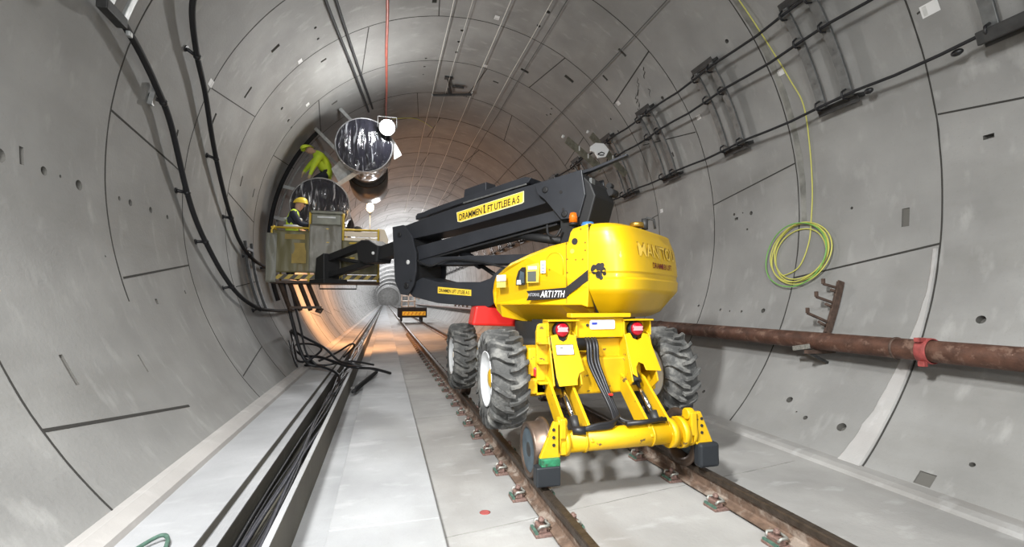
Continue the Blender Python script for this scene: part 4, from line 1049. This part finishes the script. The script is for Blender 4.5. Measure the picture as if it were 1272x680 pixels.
# head plates
hp = [(-.04,3.15),(-.70,3.22),(-.745,2.92),(-.66,2.66),(-.42,2.66),(-.19,2.93),(-.08,3.02)]
for s in (1, -1): side(hp, s*.30, s*.27, 'head_plate', 'boom', .006)
side([(-.30,3.16),(-.66,3.20),(-.80,3.05),(-.86,2.90),(-.76,2.58),(-.60,2.56),(-.30,2.85)], -.265, .265, 'head_block', 'boomdark', .02)
mb = MB()
for a, z, r in ((-.42,2.99,.022),(-.28,2.74,.0),(-.45,2.78,.018)):
    if r: mb.lathe([(0,r),(.004,r)], T(a,.30,z), T(0,1,0)-T(0,0,0), 14)
mb.build('plate_hole', 'ink', P)
mb = MB()
for a, z, r in ((-.20,3.05,.04),(-.47,2.72,.04)): mb.lathe([(0,r),(.012,r),(.014,r*.6)], T(a,.30,z), T(0,1,0)-T(0,0,0), 16)
mb.build('pivot_pin', 'boomdark', P)
side([(-.765,2.93),(-.768,3.12),(-.80,3.12),(-.80,2.93)], .15, .24, 'grey_tag', 'steelbar', .002)
mb = MB(); mb.cyl(T(-.84,-.15,3.02), T(-.84,-.32,3.02), .05, 14); mb.cyl(T(-.80,-.22,3.12), T(-.80,-.30,3.12), .035, 12); mb.build('hose_reel', 'boomdark', P)
# upper lower-arm, elbow plates, parallel bars, lower arm
side([(2.28,2.52),(.9,2.68),(-.30,2.80),(-.55,2.80),(-.55,2.68),(-.30,2.66),(.9,2.50),(2.22,2.30)], -.17, .22, 'second_arm', 'boom', .012)
side([(2.28,2.30),(-.30,2.64),(-.30,2.615),(2.28,2.27)], -.05, .20, 'feed_pipe', 'boomdark', .004)
ep = [(2.66,2.86),(2.40,2.87),(2.20,2.68),(2.11,2.42),(2.10,2.12),(2.16,1.92),(2.28,1.77),(2.44,1.79),(2.58,2.0)]
for s in (1, -1): side(ep, s*.33, s*.30, 'elbow_plate', 'boom', .006)
side([(2.60,2.80),(2.42,2.80),(2.24,2.60),(2.16,2.42),(2.18,1.95),(2.30,1.84),(2.42,1.86),(2.52,2.05)], -.28, .28, 'elbow_block', 'boomdark', .01)
mb = MB(); mb.lathe([(0,.035),(.012,.035),(.014,.02)], T(2.27,.33,2.28), T(0,1,0)-T(0,0,0), 14); mb.build('elbow_pin', 'whitedirty', P)
mb = MB()
for a, z, r in ((2.30,1.92,.05),(2.48,2.72,.04),(2.2,2.0,.02)): mb.lathe([(0,r),(.012,r),(.014,r*.6)], T(a,.33,z), T(0,1,0)-T(0,0,0), 16)
mb.build('pivot_pin', 'boomdark', P)
side([(2.25,2.24),(2.25,2.36),(.20,2.29),(-.35,2.27),(-.35,2.17),(.20,2.17)], .10, .20, 'tie_bar', 'boom', .008)
side([(2.25,2.24),(2.25,2.36),(.20,2.29),(-.35,2.27),(-.35,2.17),(.20,2.17)], -.20, -.10, 'tie_bar', 'boom', .008)
side([(2.36,1.82),(2.20,1.98),(2.05,2.04),(1.70,1.965),(.90,1.945),(.72,1.99),(.55,2.12),(.35,2.10),(.30,1.80),(.75,1.60),(1.72,1.655),(2.24,1.75)], -.25, .25, 'lower_arm', 'boom', .012)
side([(1.70,1.895),(1.05,1.84),(1.05,1.755),(1.70,1.80)], .25, .256, 'name_board_small', 'sticker', 0)
def lab2(u, v): a = 1.375-u; return T(a, .26, 1.819+.075*(a-1.375)+v)
mb = MB(); text_into(mb, 'DRAMMEN LIFT UTLEIE A·S', .07, lab2, xs=.71); mb.build('small_board_lettering', 'ink', P, fix=False)
mb = MB(); mb.cyl(T(1.62,.0,2.50), T(1.10,.0,2.20), .065, 16); mb.build('lift_cylinder', 'boom', P)
mb = MB(); mb.cyl(T(1.10,.0,2.20), T(.70,.0,1.98), .03, 12); mb.build('piston_rod', 'boomdark', P)
mb = MB(); mb.cyl(T(.55,.12,2.60), T(-.55,.12,2.38), .055, 16); mb.build('lift_cylinder', 'boomdark', P)
side([(-.36,2.70),(-.36,1.85),(-.60,1.85),(-.58,2.66)], -.22, .22, 'mast_post', 'boomdark', .01)
mb = MB(); mb.tube(smooth_pts([T(-.20,.26,2.62), T(-.24,.30,2.50), T(-.36,.32,2.46), T(-.42,.30,2.55)]), .016, 8); mb.tube(smooth_pts([T(2.1,.3,2.3), T(1.8,.32,2.20), T(1.5,.25,2.28), T(.9,.24,2.22), T(.4,.24,2.10)]), .014, 8); mb.build('loose_hose', 'boomdark', P)
# telescope and jib
side([(3.36,2.38),(3.36,2.60),(2.5,2.74),(2.5,2.50)], -.11, .11, 'telescope', 'boomdark', .01)
side([(3.28,2.34),(3.24,2.62),(3.50,2.74),(3.72,2.76),(3.86,2.70),(3.80,2.40),(3.62,2.34)], -.16, .16, 'jib_knuckle', 'boomdark', .02)
side([(3.62,2.66),(3.70,2.78),(5.02,2.56),(5.05,2.42),(4.9,2.44)], -.07, .07, 'jib_upper_arm', 'boomdark', .01)
side([(3.62,2.32),(3.62,2.42),(4.95,2.22),(4.95,2.12)], -.07, .07, 'jib_lower_arm', 'boomdark', .01)
mb = MB(); mb.cyl(T(3.75,0,2.36), T(4.75,0,2.50), .035, 12); mb.build('jib_cylinder', 'boomdark', P)
side([(4.86,2.60),(5.12,2.52),(5.16,2.10),(5.0,2.02),(4.84,2.08)], -.17, .17, 'jib_end', 'boomdark', .015)
mb = MB(); mb.ball(T(3.35,.17,2.50), .03, 8); mb.build('jib_pin', 'whitedirty', P)
# ---- basket
bx0, bx1, by0, by1 = -2.14, -.10, 9.86, 10.75
mb = MB(); mb.box(((bx0+bx1)/2, (by0+by1)/2, 2.06), (bx1-bx0, by1-by0, .05)); bk = mb.build('basket_floor', 'rackbrown', P, bevel=.005)
mb = MB(); mb.box(((bx0+bx1)/2, by0-.01, 2.16), (bx1-bx0, .02, .09)); mb.build('toe_board', 'hazard', bk)
for yy, nm in ((by0,'front'),(by1,'rear')):
    for z in (3.12,2.85,2.55):
        mb = MB(); mb.tube([(bx0+.08,yy,z),(bx1-.05,yy,z)], .02, 8); mb.build('guard_rail', 'railyellow' if z > 3 or yy < 10 else 'orange', bk)
    for i, x in enumerate((bx0+.02,-1.44,-.82,bx1-.04)):
        top = 3.15 if i in (0,3) else 3.44
        if yy > 10 and i in (1,2): top = 3.15
        mb = MB(); mb.tube([(x,yy,2.07),(x,yy,top-.08),(x+(.05 if i == 0 else 0),yy,top)], .022, 8); mb.build('post', 'railyellow', bk)
for x in (bx0+.02, bx1-.04):
    for z in (3.12,2.6):
        mb = MB(); mb.tube([(x,by0,z),(x,by1,z)], .02, 8); mb.build('guard_rail', 'railyellow', bk)
mb = MB(); mb.tube([(-1.44,by0,3.40),(-.82,by0,3.42)], .02, 8); mb.build('raised_rail', 'railyellow', bk)
def sheet(name, m, x0, x1, z0, z1, y_, amp=.02, parent=None):
    mb = MB(); nx = 24; nz = 20; vs = []; fs = []
    for j in range(nz+1):
        for i in range(nx+1):
            x = x0+(x1-x0)*i/nx; z = z0+(z1-z0)*j/nz
            vs.append((x, y_+amp*noise.noise(Vector((x*6,y_,z*2)))*2, z))
    for j in range(nz):
        for i in range(nx): k = j*(nx+1)+i; fs.append((k,k+1,k+nx+2,k+nx+1))
    mb.add(vs, fs, True); o = mb.build(name, m, parent or bk, fix=False)
    so = o.modifiers.new('thick','SOLIDIFY'); so.thickness = .004
    return o
sheet('plastic_sheet', 'sheet', -2.10, -1.42, 2.24, 3.06, by0-.03)
sheet('plastic_sheet', 'sheetclear', -2.20, -2.02, 2.05, 3.0, by0-.045, .03)
sheet('plastic_sheet', 'sheetgrey', -1.44, -.84, 2.24, 3.20, by0-.035)
sheet('plastic_sheet', 'sheet', -.84, -.14, 2.22, 2.90, by0-.02)
mb = MB(); mb.box((-1.13,9.88,3.30), (.56,.16,.22)); mb.box((-1.13,9.90,3.44), (.60,.2,.06)); mb.build('control_box', 'olivebox', bk, bevel=.02)
mb = MB(); mb.box((-1.13,9.795,3.345), (.34,.004,.03)); mb.build('box_label', 'whitedirty', bk)
mb = MB(); mb.box((-1.70,by0-.04,2.94), (.36,.01,.10)); mb.box((-1.62,by0-.04,2.62), (.26,.01,.40)); mb.build('yellow_panel', 'dullyellow', bk)
for z, h in ((3.04,.10),(2.90,.13)):
    mb = MB(); mb.box((-.48,9.90,z), (.66,.03,h)); mb.build('cream_board', 'cream', bk, bevel=.004)
mb = MB(); mb.prism([(-.16,3.18),(-.02,3.16),(.06,2.95),(.02,2.72),(-.10,2.70)], lambda x,z: Vector((x,9.92,z)), lambda x,z: Vector((x,10.0,z))); mb.build('cream_bag', 'cream', bk, bevel=.01)
mb = MB(); mb.ball((-.55,9.98,3.15), .09, 12, (1,1,.8)); mb.build('tool_bag', 'blackm', bk)
# tube step frame below
mb = MB(); mb.tube([(-1.25,9.95,2.03),(-1.25,9.95,1.93),(-.55,9.95,1.93),(-.55,9.95,2.05)], .014, 6); mb.build('step_frame', 'darksteel', bk)
mb = MB(); mb.box(T(4.95,0,2.06), (.5,.5,.08), Matrix.Rotation(rad(38),3,'Z')); mb.build('basket_mount', 'boomdark', P, bevel=.01)
# pipe rack hung under basket left
mb = MB()
for xa, xb in ((-1.98,-1.80),(-1.80,-1.62),(-1.62,-1.43),(-1.47,-1.27)):
    mb.bar((xa,10.0,2.04), (xb,10.15,1.50), .07, .06)
mb.build('rack_post', 'rackbrown', bk)
mb = MB(); mb.bar((-1.80,10.1,1.56), (-1.22,10.1,1.56), .05, .05); mb.tube([(-1.33,10.1,1.50),(-1.24,10.1,1.46),(-1.20,10.1,1.54)], .03, 8); mb.build('rack_bar', 'rackbrown', bk)
# cable hanging from basket to the floor
for i, (dx, lab) in enumerate(((0,'thick black supply cable hanging from the basket down to the cable tangle'),(.12,'thinner black supply cable hanging from the basket beside the thick one'))):
    b = MB(); b.tube(smooth_pts([(-1.93+dx,10.05,2.05),(-1.85+dx,10.2,1.6),(-1.74+dx,10.3,1.1),(-1.62+dx*.8,10.35,.65),(-1.45+dx,10.35,.40),(-1.15,10.3,.36)]), .034-.014*i, 8)
    tag(b.build('supply_cable', 'black'), lab, 'cable')

# ------------------------------------------------------------------ people
def person(name, J, rads, zones, label, facing, helmet_m='helmet', hood=False):
    """J joints dict; one continuous skinned body"""
    t = thing(name, J['pelvis'], label, 'person')
    order = list(J.keys()); idx = {k: i for i, k in enumerate(order)}
    E = [('pelvis','belly'),('belly','chest'),('chest','neck'),('neck','head'),('head','crown')]
    for s in 'lr':
        E += [('chest','sh'+s),('sh'+s,'el'+s),('el'+s,'wr'+s),('wr'+s,'pa'+s),('pelvis','hi'+s),('hi'+s,'kn'+s),('kn'+s,'an'+s),('an'+s,'to'+s)]
        pa = Vector(J['pa'+s]); wrp = Vector(J['wr'+s]); d = (pa-wrp).normalized(); sd = d.cross(Vector(facing)).normalized()
        if sd.length < .1: sd = Vector((1,0,0))
        for k in range(5):
            if k == 4: base = wrp+d*.03+sd*.03; tip = wrp+d*.06+sd*.065; tip2 = wrp+d*.09+sd*.075; r0 = .010
            else:
                off = (k-1.5)*.019; base = pa+sd*off; L = (.07,.08,.075,.06)[k]; tip = base+d*L*.5; tip2 = base+d*L*.8-Vector((0,0,.025)); r0 = .009
            for nm, p in (('f%d%sa'%(k,s),base),('f%d%sb'%(k,s),tip),('f%d%sc'%(k,s),tip2)): J[nm] = tuple(p); idx[nm] = len(order); order.append(nm); rads[nm] = r0
            E += [(('pa' if k < 4 else 'wr')+s,'f%d%sa'%(k,s)),('f%d%sa'%(k,s),'f%d%sb'%(k,s)),('f%d%sb'%(k,s),'f%d%sc'%(k,s))]
    me = D.meshes.new('body'); o = D.objects.new('body', me); COL.objects.link(o)
    base = Vector(J['pelvis'])
    me.from_pydata([Vector(J[k])-base for k in order], [(idx[a], idx[b]) for a, b in E], [])
    sk = o.modifiers.new('skin','SKIN'); sk.use_smooth_shade = True
    if not me.skin_vertices: 
        bm = bmesh.new(); bm.from_mesh(me); bm.verts.layers.skin.verify(); bm.to_mesh(me); bm.free()
    for k in order:
        r = rads.get(k, .05); sv = me.skin_vertices[0].data[idx[k]]
        sv.radius = (r, r) if not isinstance(r, tuple) else r
        sv.use_root = (k == 'pelvis')
    su = o.modifiers.new('sub','SUBSURF'); su.levels = 1; su.render_levels = 1
    dg = bpy.context.evaluated_depsgraph_get(); dg.update()
    nm = D.meshes.new_from_object(o.evaluated_get(dg)); o.modifiers.clear(); o.data = nm
    zl = list(zones.items()); mats = []
    for k, m in zl:
        if m not in mats: mats.append(m)
    nm.materials.clear()
    for m in mats: nm.materials.append(M[m])
    segs = [(Vector(J[a])-base, Vector(J[b])-base, b) for a, b in E]
    for p in nm.polygons:
        c = p.center; best = None
        for a, b, nm_ in segs:
            ab = b-a; f = max(0, min(1, (c-a).dot(ab)/max(ab.length_squared,1e-9))); d = (a+ab*f-c).length
            if best is None or d < best[0]: best = (d, nm_)
        k = best[1]; z = next((zones[q] for q in zones if k.startswith(q)), zones['chest'])
        p.material_index = mats.index(z); p.use_smooth = True
    o.parent = t
    # head details
    h = Vector(J['head']); cr = Vector(J['crown']); f = Vector(facing).normalized(); up = (cr-h).normalized(); sdv = up.cross(f).normalized()
    b = MB(); b.ball(h+f*.095+up*.0, .018, 8); b.ball(h+sdv*.085+up*.0, .022, 8, (.6,1,1.3)); b.ball(h-sdv*.085, .022, 8, (.6,1,1.3)); b.build('face', 'skin', t)
    b = MB(); b.ball(h+f*.082+sdv*.032+up*.025, .011, 8); b.ball(h+f*.082-sdv*.032+up*.025, .011, 8); b.box(h+f*.088-up*.045, (.04,.01,.008)); b.build('eyes_and_mouth', 'ink', t)
    b = MB(); R = Matrix((sdv, f, up)).transposed(); vs = []; fs = []; n1, n2 = 8, 20; c = h+up*.06
    for i in range(n1+1):
        for k in range(n2):
            tt = PI/2*i/n1; a = 2*PI*k/n2
            vs.append(c+R@Vector((math.sin(tt)*math.cos(a)*.115, math.sin(tt)*math.sin(a)*.135, math.cos(tt)*.115)))
    for k in range(n2): a = 2*PI*k/n2; vs.append(c+R@Vector((math.cos(a)*.118, math.sin(a)*.14+.022*max(0,math.sin(a)), -.01)))
    for i in range(n1+1):
        for k in range(n2): fs.append((i*n2+k, i*n2+(k+1)%n2, (i+1)*n2+(k+1)%n2, (i+1)*n2+k))
    b.add(vs, fs, True); b.build('helmet', helmet_m, t)
    return t
R0 = dict(pelvis=.145, belly=.135, chest=.165, neck=.06, head=.098, crown=.085, shl=.085, shr=.085, ell=.055, elr=.055, wrl=.035, wrr=.035, pal=.034, par=.034,
          hil=.10, hir=.10, knl=.07, knr=.07, anl=.05, anr=.05, tol=.045, tor=.045)
Z1 = {'head':'skin','crown':'skin','neck':'navy','f':'glove','pa':'glove','wr':'navy','el':'navy','sh':'hivis','chest':'hivis','belly':'hivis','pelvis':'navy','hi':'navy','kn':'navy','an':'navy','to':'boot'}
bxp, byp, z0 = -1.82, 10.25, 2.09
J1 = dict(pelvis=(bxp-.02,byp,z0+.88), belly=(bxp-.02,byp,z0+1.05), chest=(bxp+.02,byp,z0+1.28), neck=(bxp+.08,byp,z0+1.45), head=(bxp+.12,byp,z0+1.55), crown=(bxp+.14,byp,z0+1.64),
    shl=(bxp-.0,byp+.20,z0+1.36), shr=(bxp+.02,byp-.20,z0+1.36), ell=(bxp+.20,byp+.22,z0+1.16), elr=(bxp+.18,byp-.24,z0+1.12), wrl=(bxp+.42,byp+.16,z0+1.22), wrr=(bxp+.40,byp-.16,z0+1.14), pal=(bxp+.49,byp+.14,z0+1.23), par=(bxp+.47,byp-.12,z0+1.13),
    hil=(bxp-.02,byp+.10,z0+.82), hir=(bxp-.02,byp-.10,z0+.82), knl=(bxp+.05,byp+.13,z0+.46), knr=(bxp+.03,byp-.13,z0+.46), anl=(bxp-.02,byp+.13,z0+.09), anr=(bxp-.04,byp-.13,z0+.09), tol=(bxp+.15,byp+.14,z0+.045), tor=(bxp+.13,byp-.15,z0+.045))
w1 = person('person', J1, dict(R0), Z1, 'person in yellow vest and helmet standing in the basket, facing the lower fan', (1,.3,0))
b = MB()
for z in (1.10,1.25):
    b.lathe([(-.025,.168),(-.025,.174),(.025,.174),(.025,.168)], (bxp-.0,byp,z0+z), (0,0,1), 24, closed=True)
b.build('reflective_band', 'reflect', w1)
hx, hy, hz = -1.38, 11.85, 4.62
J2 = dict(pelvis=(hx+.02,hy,hz+.12), belly=(hx-.04,hy-.08,hz+.26), chest=(hx-.14,hy-.18,hz+.44), neck=(hx-.27,hy-.24,hz+.55), head=(hx-.36,hy-.28,hz+.58), crown=(hx-.43,hy-.30,hz+.63),
    shl=(hx-.12,hy-.38,hz+.46), shr=(hx-.20,hy+.02,hz+.50), ell=(hx-.22,hy-.50,hz+.20), elr=(hx-.40,hy-.02,hz+.28), wrl=(hx-.30,hy-.48,hz-.03), wrr=(hx-.48,hy-.20,hz+.08), pal=(hx-.32,hy-.47,hz-.11), par=(hx-.50,hy-.25,hz+.01),
    hil=(hx+.02,hy-.11,hz+.08), hir=(hx+.02,hy+.11,hz+.08), knl=(hx-.30,hy-.16,hz-.08), knr=(hx-.32,hy+.14,hz-.08), anl=(hx+.06,hy-.14,hz-.14), anr=(hx+.06,hy+.14,hz-.14), tol=(hx+.20,hy-.15,hz-.15), tor=(hx+.20,hy+.15,hz-.15))
Z2 = dict(Z1); Z2['wr'] = 'hivis'; Z2['el'] = 'hivis'; Z2['neck'] = 'hivis'; Z2['hi'] = 'hivis'; Z2['pelvis'] = 'hivis'
M['helmet_lime'] = mat('helmet_lime', (.62,.78,.05), .5)
w2 = person('person', J2, {k: v*(1.22 if k[:2] in ('pe','be','ch','sh','el','hi','kn') else 1.08) for k, v in R0.items()}, Z2, 'person in yellow green jacket and hood crouching on the lower fan, bending down', (-.8,-.5,-.35), 'helmet_lime')

# ------------------------------------------------------------------ far wagon
t = thing('rail_trolley', (2.0,37,.2), 'dark rail trolley with a yellow striped bar far down the track', 'trolley')
b = MB(); b.box((2.05,37,.85), (2.1,2.6,.75)); b.build('body', 'blackm', t, bevel=.05)
b = MB(); b.box((2.15,35.66,.78), (1.7,.06,.30)); b.build('striped_bar', 'sticker', t)
b = MB()
for k in range(6): b.box((1.45+.28*k,35.62,.78), (.10,.03,.26), Matrix.Rotation(.5,3,'Y'))
b.build('bar_marks', 'brass', t)
b = MB()
for x in (1.25,1.75,2.2): b.tube([(x,36,1.2),(x,36,2.5-.35*(x-1.25))], .06, 6)
for z in (1.3,1.7,2.1): b.tube([(1.2,36,z),(2.3,36,z)], .06, 6)
b.tube([(1.1,36,2.55),(2.6,36,1.9)], .08, 6); b.build('white_rack', 'whitedirty', t)
for x in (1.25,2.757):
    for yy in (36.1,37.9):
        b = MB(); b.lathe([(-.06,.28),(.06,.28)], (x,yy,.48), (1,0,0), 20); b.build('wheel', 'darksteel', t)

# ------------------------------------------------------------------ light
def area(p, aim, sx, sy, e, col, name, spread=180):
    l = D.lights.new(name, 'AREA'); l.shape = 'RECTANGLE'; l.size = sx; l.size_y = sy; l.energy = e; l.color = col; l.spread = rad(spread)
    o = D.objects.new(name, l); COL.objects.link(o); o.location = p
    o.rotation_euler = (Vector(aim)-Vector(p)).to_track_quat('-Z','Y').to_euler(); return o
def point(p, e, col, r, name):
    l = D.lights.new(name, 'POINT'); l.energy = e; l.color = col; l.shadow_soft_size = r
    o = D.objects.new(name, l); COL.objects.link(o); o.location = p; return o
WH = (.99,1,.985); CO = (.93,.97,1.0); WA = (1,.46,.18)
area((-1.75,.7,5.15), (2.4,4.4,-.6), .25, .9, 330, WH, 'wall_luminaire', 115)
area((.3,-1.6,5.4), (1.7,3.6,-.3), .5, .4, 140, WH, 'fill_behind', 125)  # unseen fill added behind the camera, no fixture
area((-.1,-1.8,2.5), (.1,4,.9), .6, .5, 120, WH, 'fill_low', 150)  # low unseen fill, added to brighten the lower walls
area((3.0,-4.0,4.0), (-.6,3,.6), 1.2, .6, 70, CO, 'fill_behind_right', 120)  # cool unseen fill added behind on the right
point((1.6,-7,5.0), 30, WH, .3, 'fill_rear')  # unseen point light added as fill from the rear
l = D.lights.new('flood', 'SPOT'); l.energy = 150; l.color = WH; l.shadow_soft_size = .12; l.spot_size = rad(150); l.spot_blend = .5
o = D.objects.new('flood_spot', l); COL.objects.link(o); o.location = (.02,10.6,5.6); o.rotation_euler = (Vector((1.2,5,1.0))-Vector(o.location)).to_track_quat('-Z','Y').to_euler()
point((-.02,10.45,5.66), 130, WH, .1, 'flood_spill')
point((-.33,10.38,3.74), 9, (1,.62,.32), .08, 'work_lamp_light')
def spot(p, aim, e, col, ang, name, r_=.12):
    l = D.lights.new(name, 'SPOT'); l.energy = e; l.color = col; l.shadow_soft_size = r_; l.spot_size = rad(ang); l.spot_blend = 1
    o = D.objects.new(name, l); COL.objects.link(o); o.location = p; o.rotation_euler = (Vector(aim)-Vector(p)).to_track_quat('-Z','Y').to_euler()
spot((-.3,14.8,3.2), (-2.0,19,1.4), 2300, WA, 150, 'warm_light_a')
spot((.6,21,5.0), (.2,27,0), 2200, WA, 150, 'warm_light_b')
spot((.4,16.0,3.0), (1.8,18,7.4), 110, WA, 110, 'warm_light_c')
for Y in (31,38,46,55,65,76,88,102,120,145,175,193): point((1.2,Y,5.0), 330 if Y < 35 else 800, (.97,.98,1), .2, 'tunnel_light')
w = D.worlds.new('World'); bpy.context.scene.world = w; w.use_nodes = True
w.node_tree.nodes['Background'].inputs[0].default_value = (.6,.62,.65,1); w.node_tree.nodes['Background'].inputs[1].default_value = .03

# ------------------------------------------------------------------ camera
cam = D.cameras.new('Camera'); co = D.objects.new('Camera', cam); COL.objects.link(co)
yaw, pit = .26642, .05982
F = Vector((math.sin(yaw)*math.cos(pit), math.cos(yaw)*math.cos(pit), math.sin(pit))); Rr = Vector((math.cos(yaw), -math.sin(yaw), 0)); U = Rr.cross(F)
mt = Matrix((Rr, U, -F)).transposed().to_4x4(); mt.translation = Vector((0,0,1.68)); co.matrix_world = mt
cam.sensor_width = 36; cam.sensor_fit = 'HORIZONTAL'; cam.lens = 579.74*36/1272; cam.clip_start = .05; cam.clip_end = 300
sc = bpy.context.scene; sc.camera = co
sc.view_settings.view_transform = 'Standard'; sc.view_settings.look = 'None'; sc.view_settings.gamma = 1; sc.view_settings.use_curve_mapping = False
sc.view_settings.exposure = 0.0
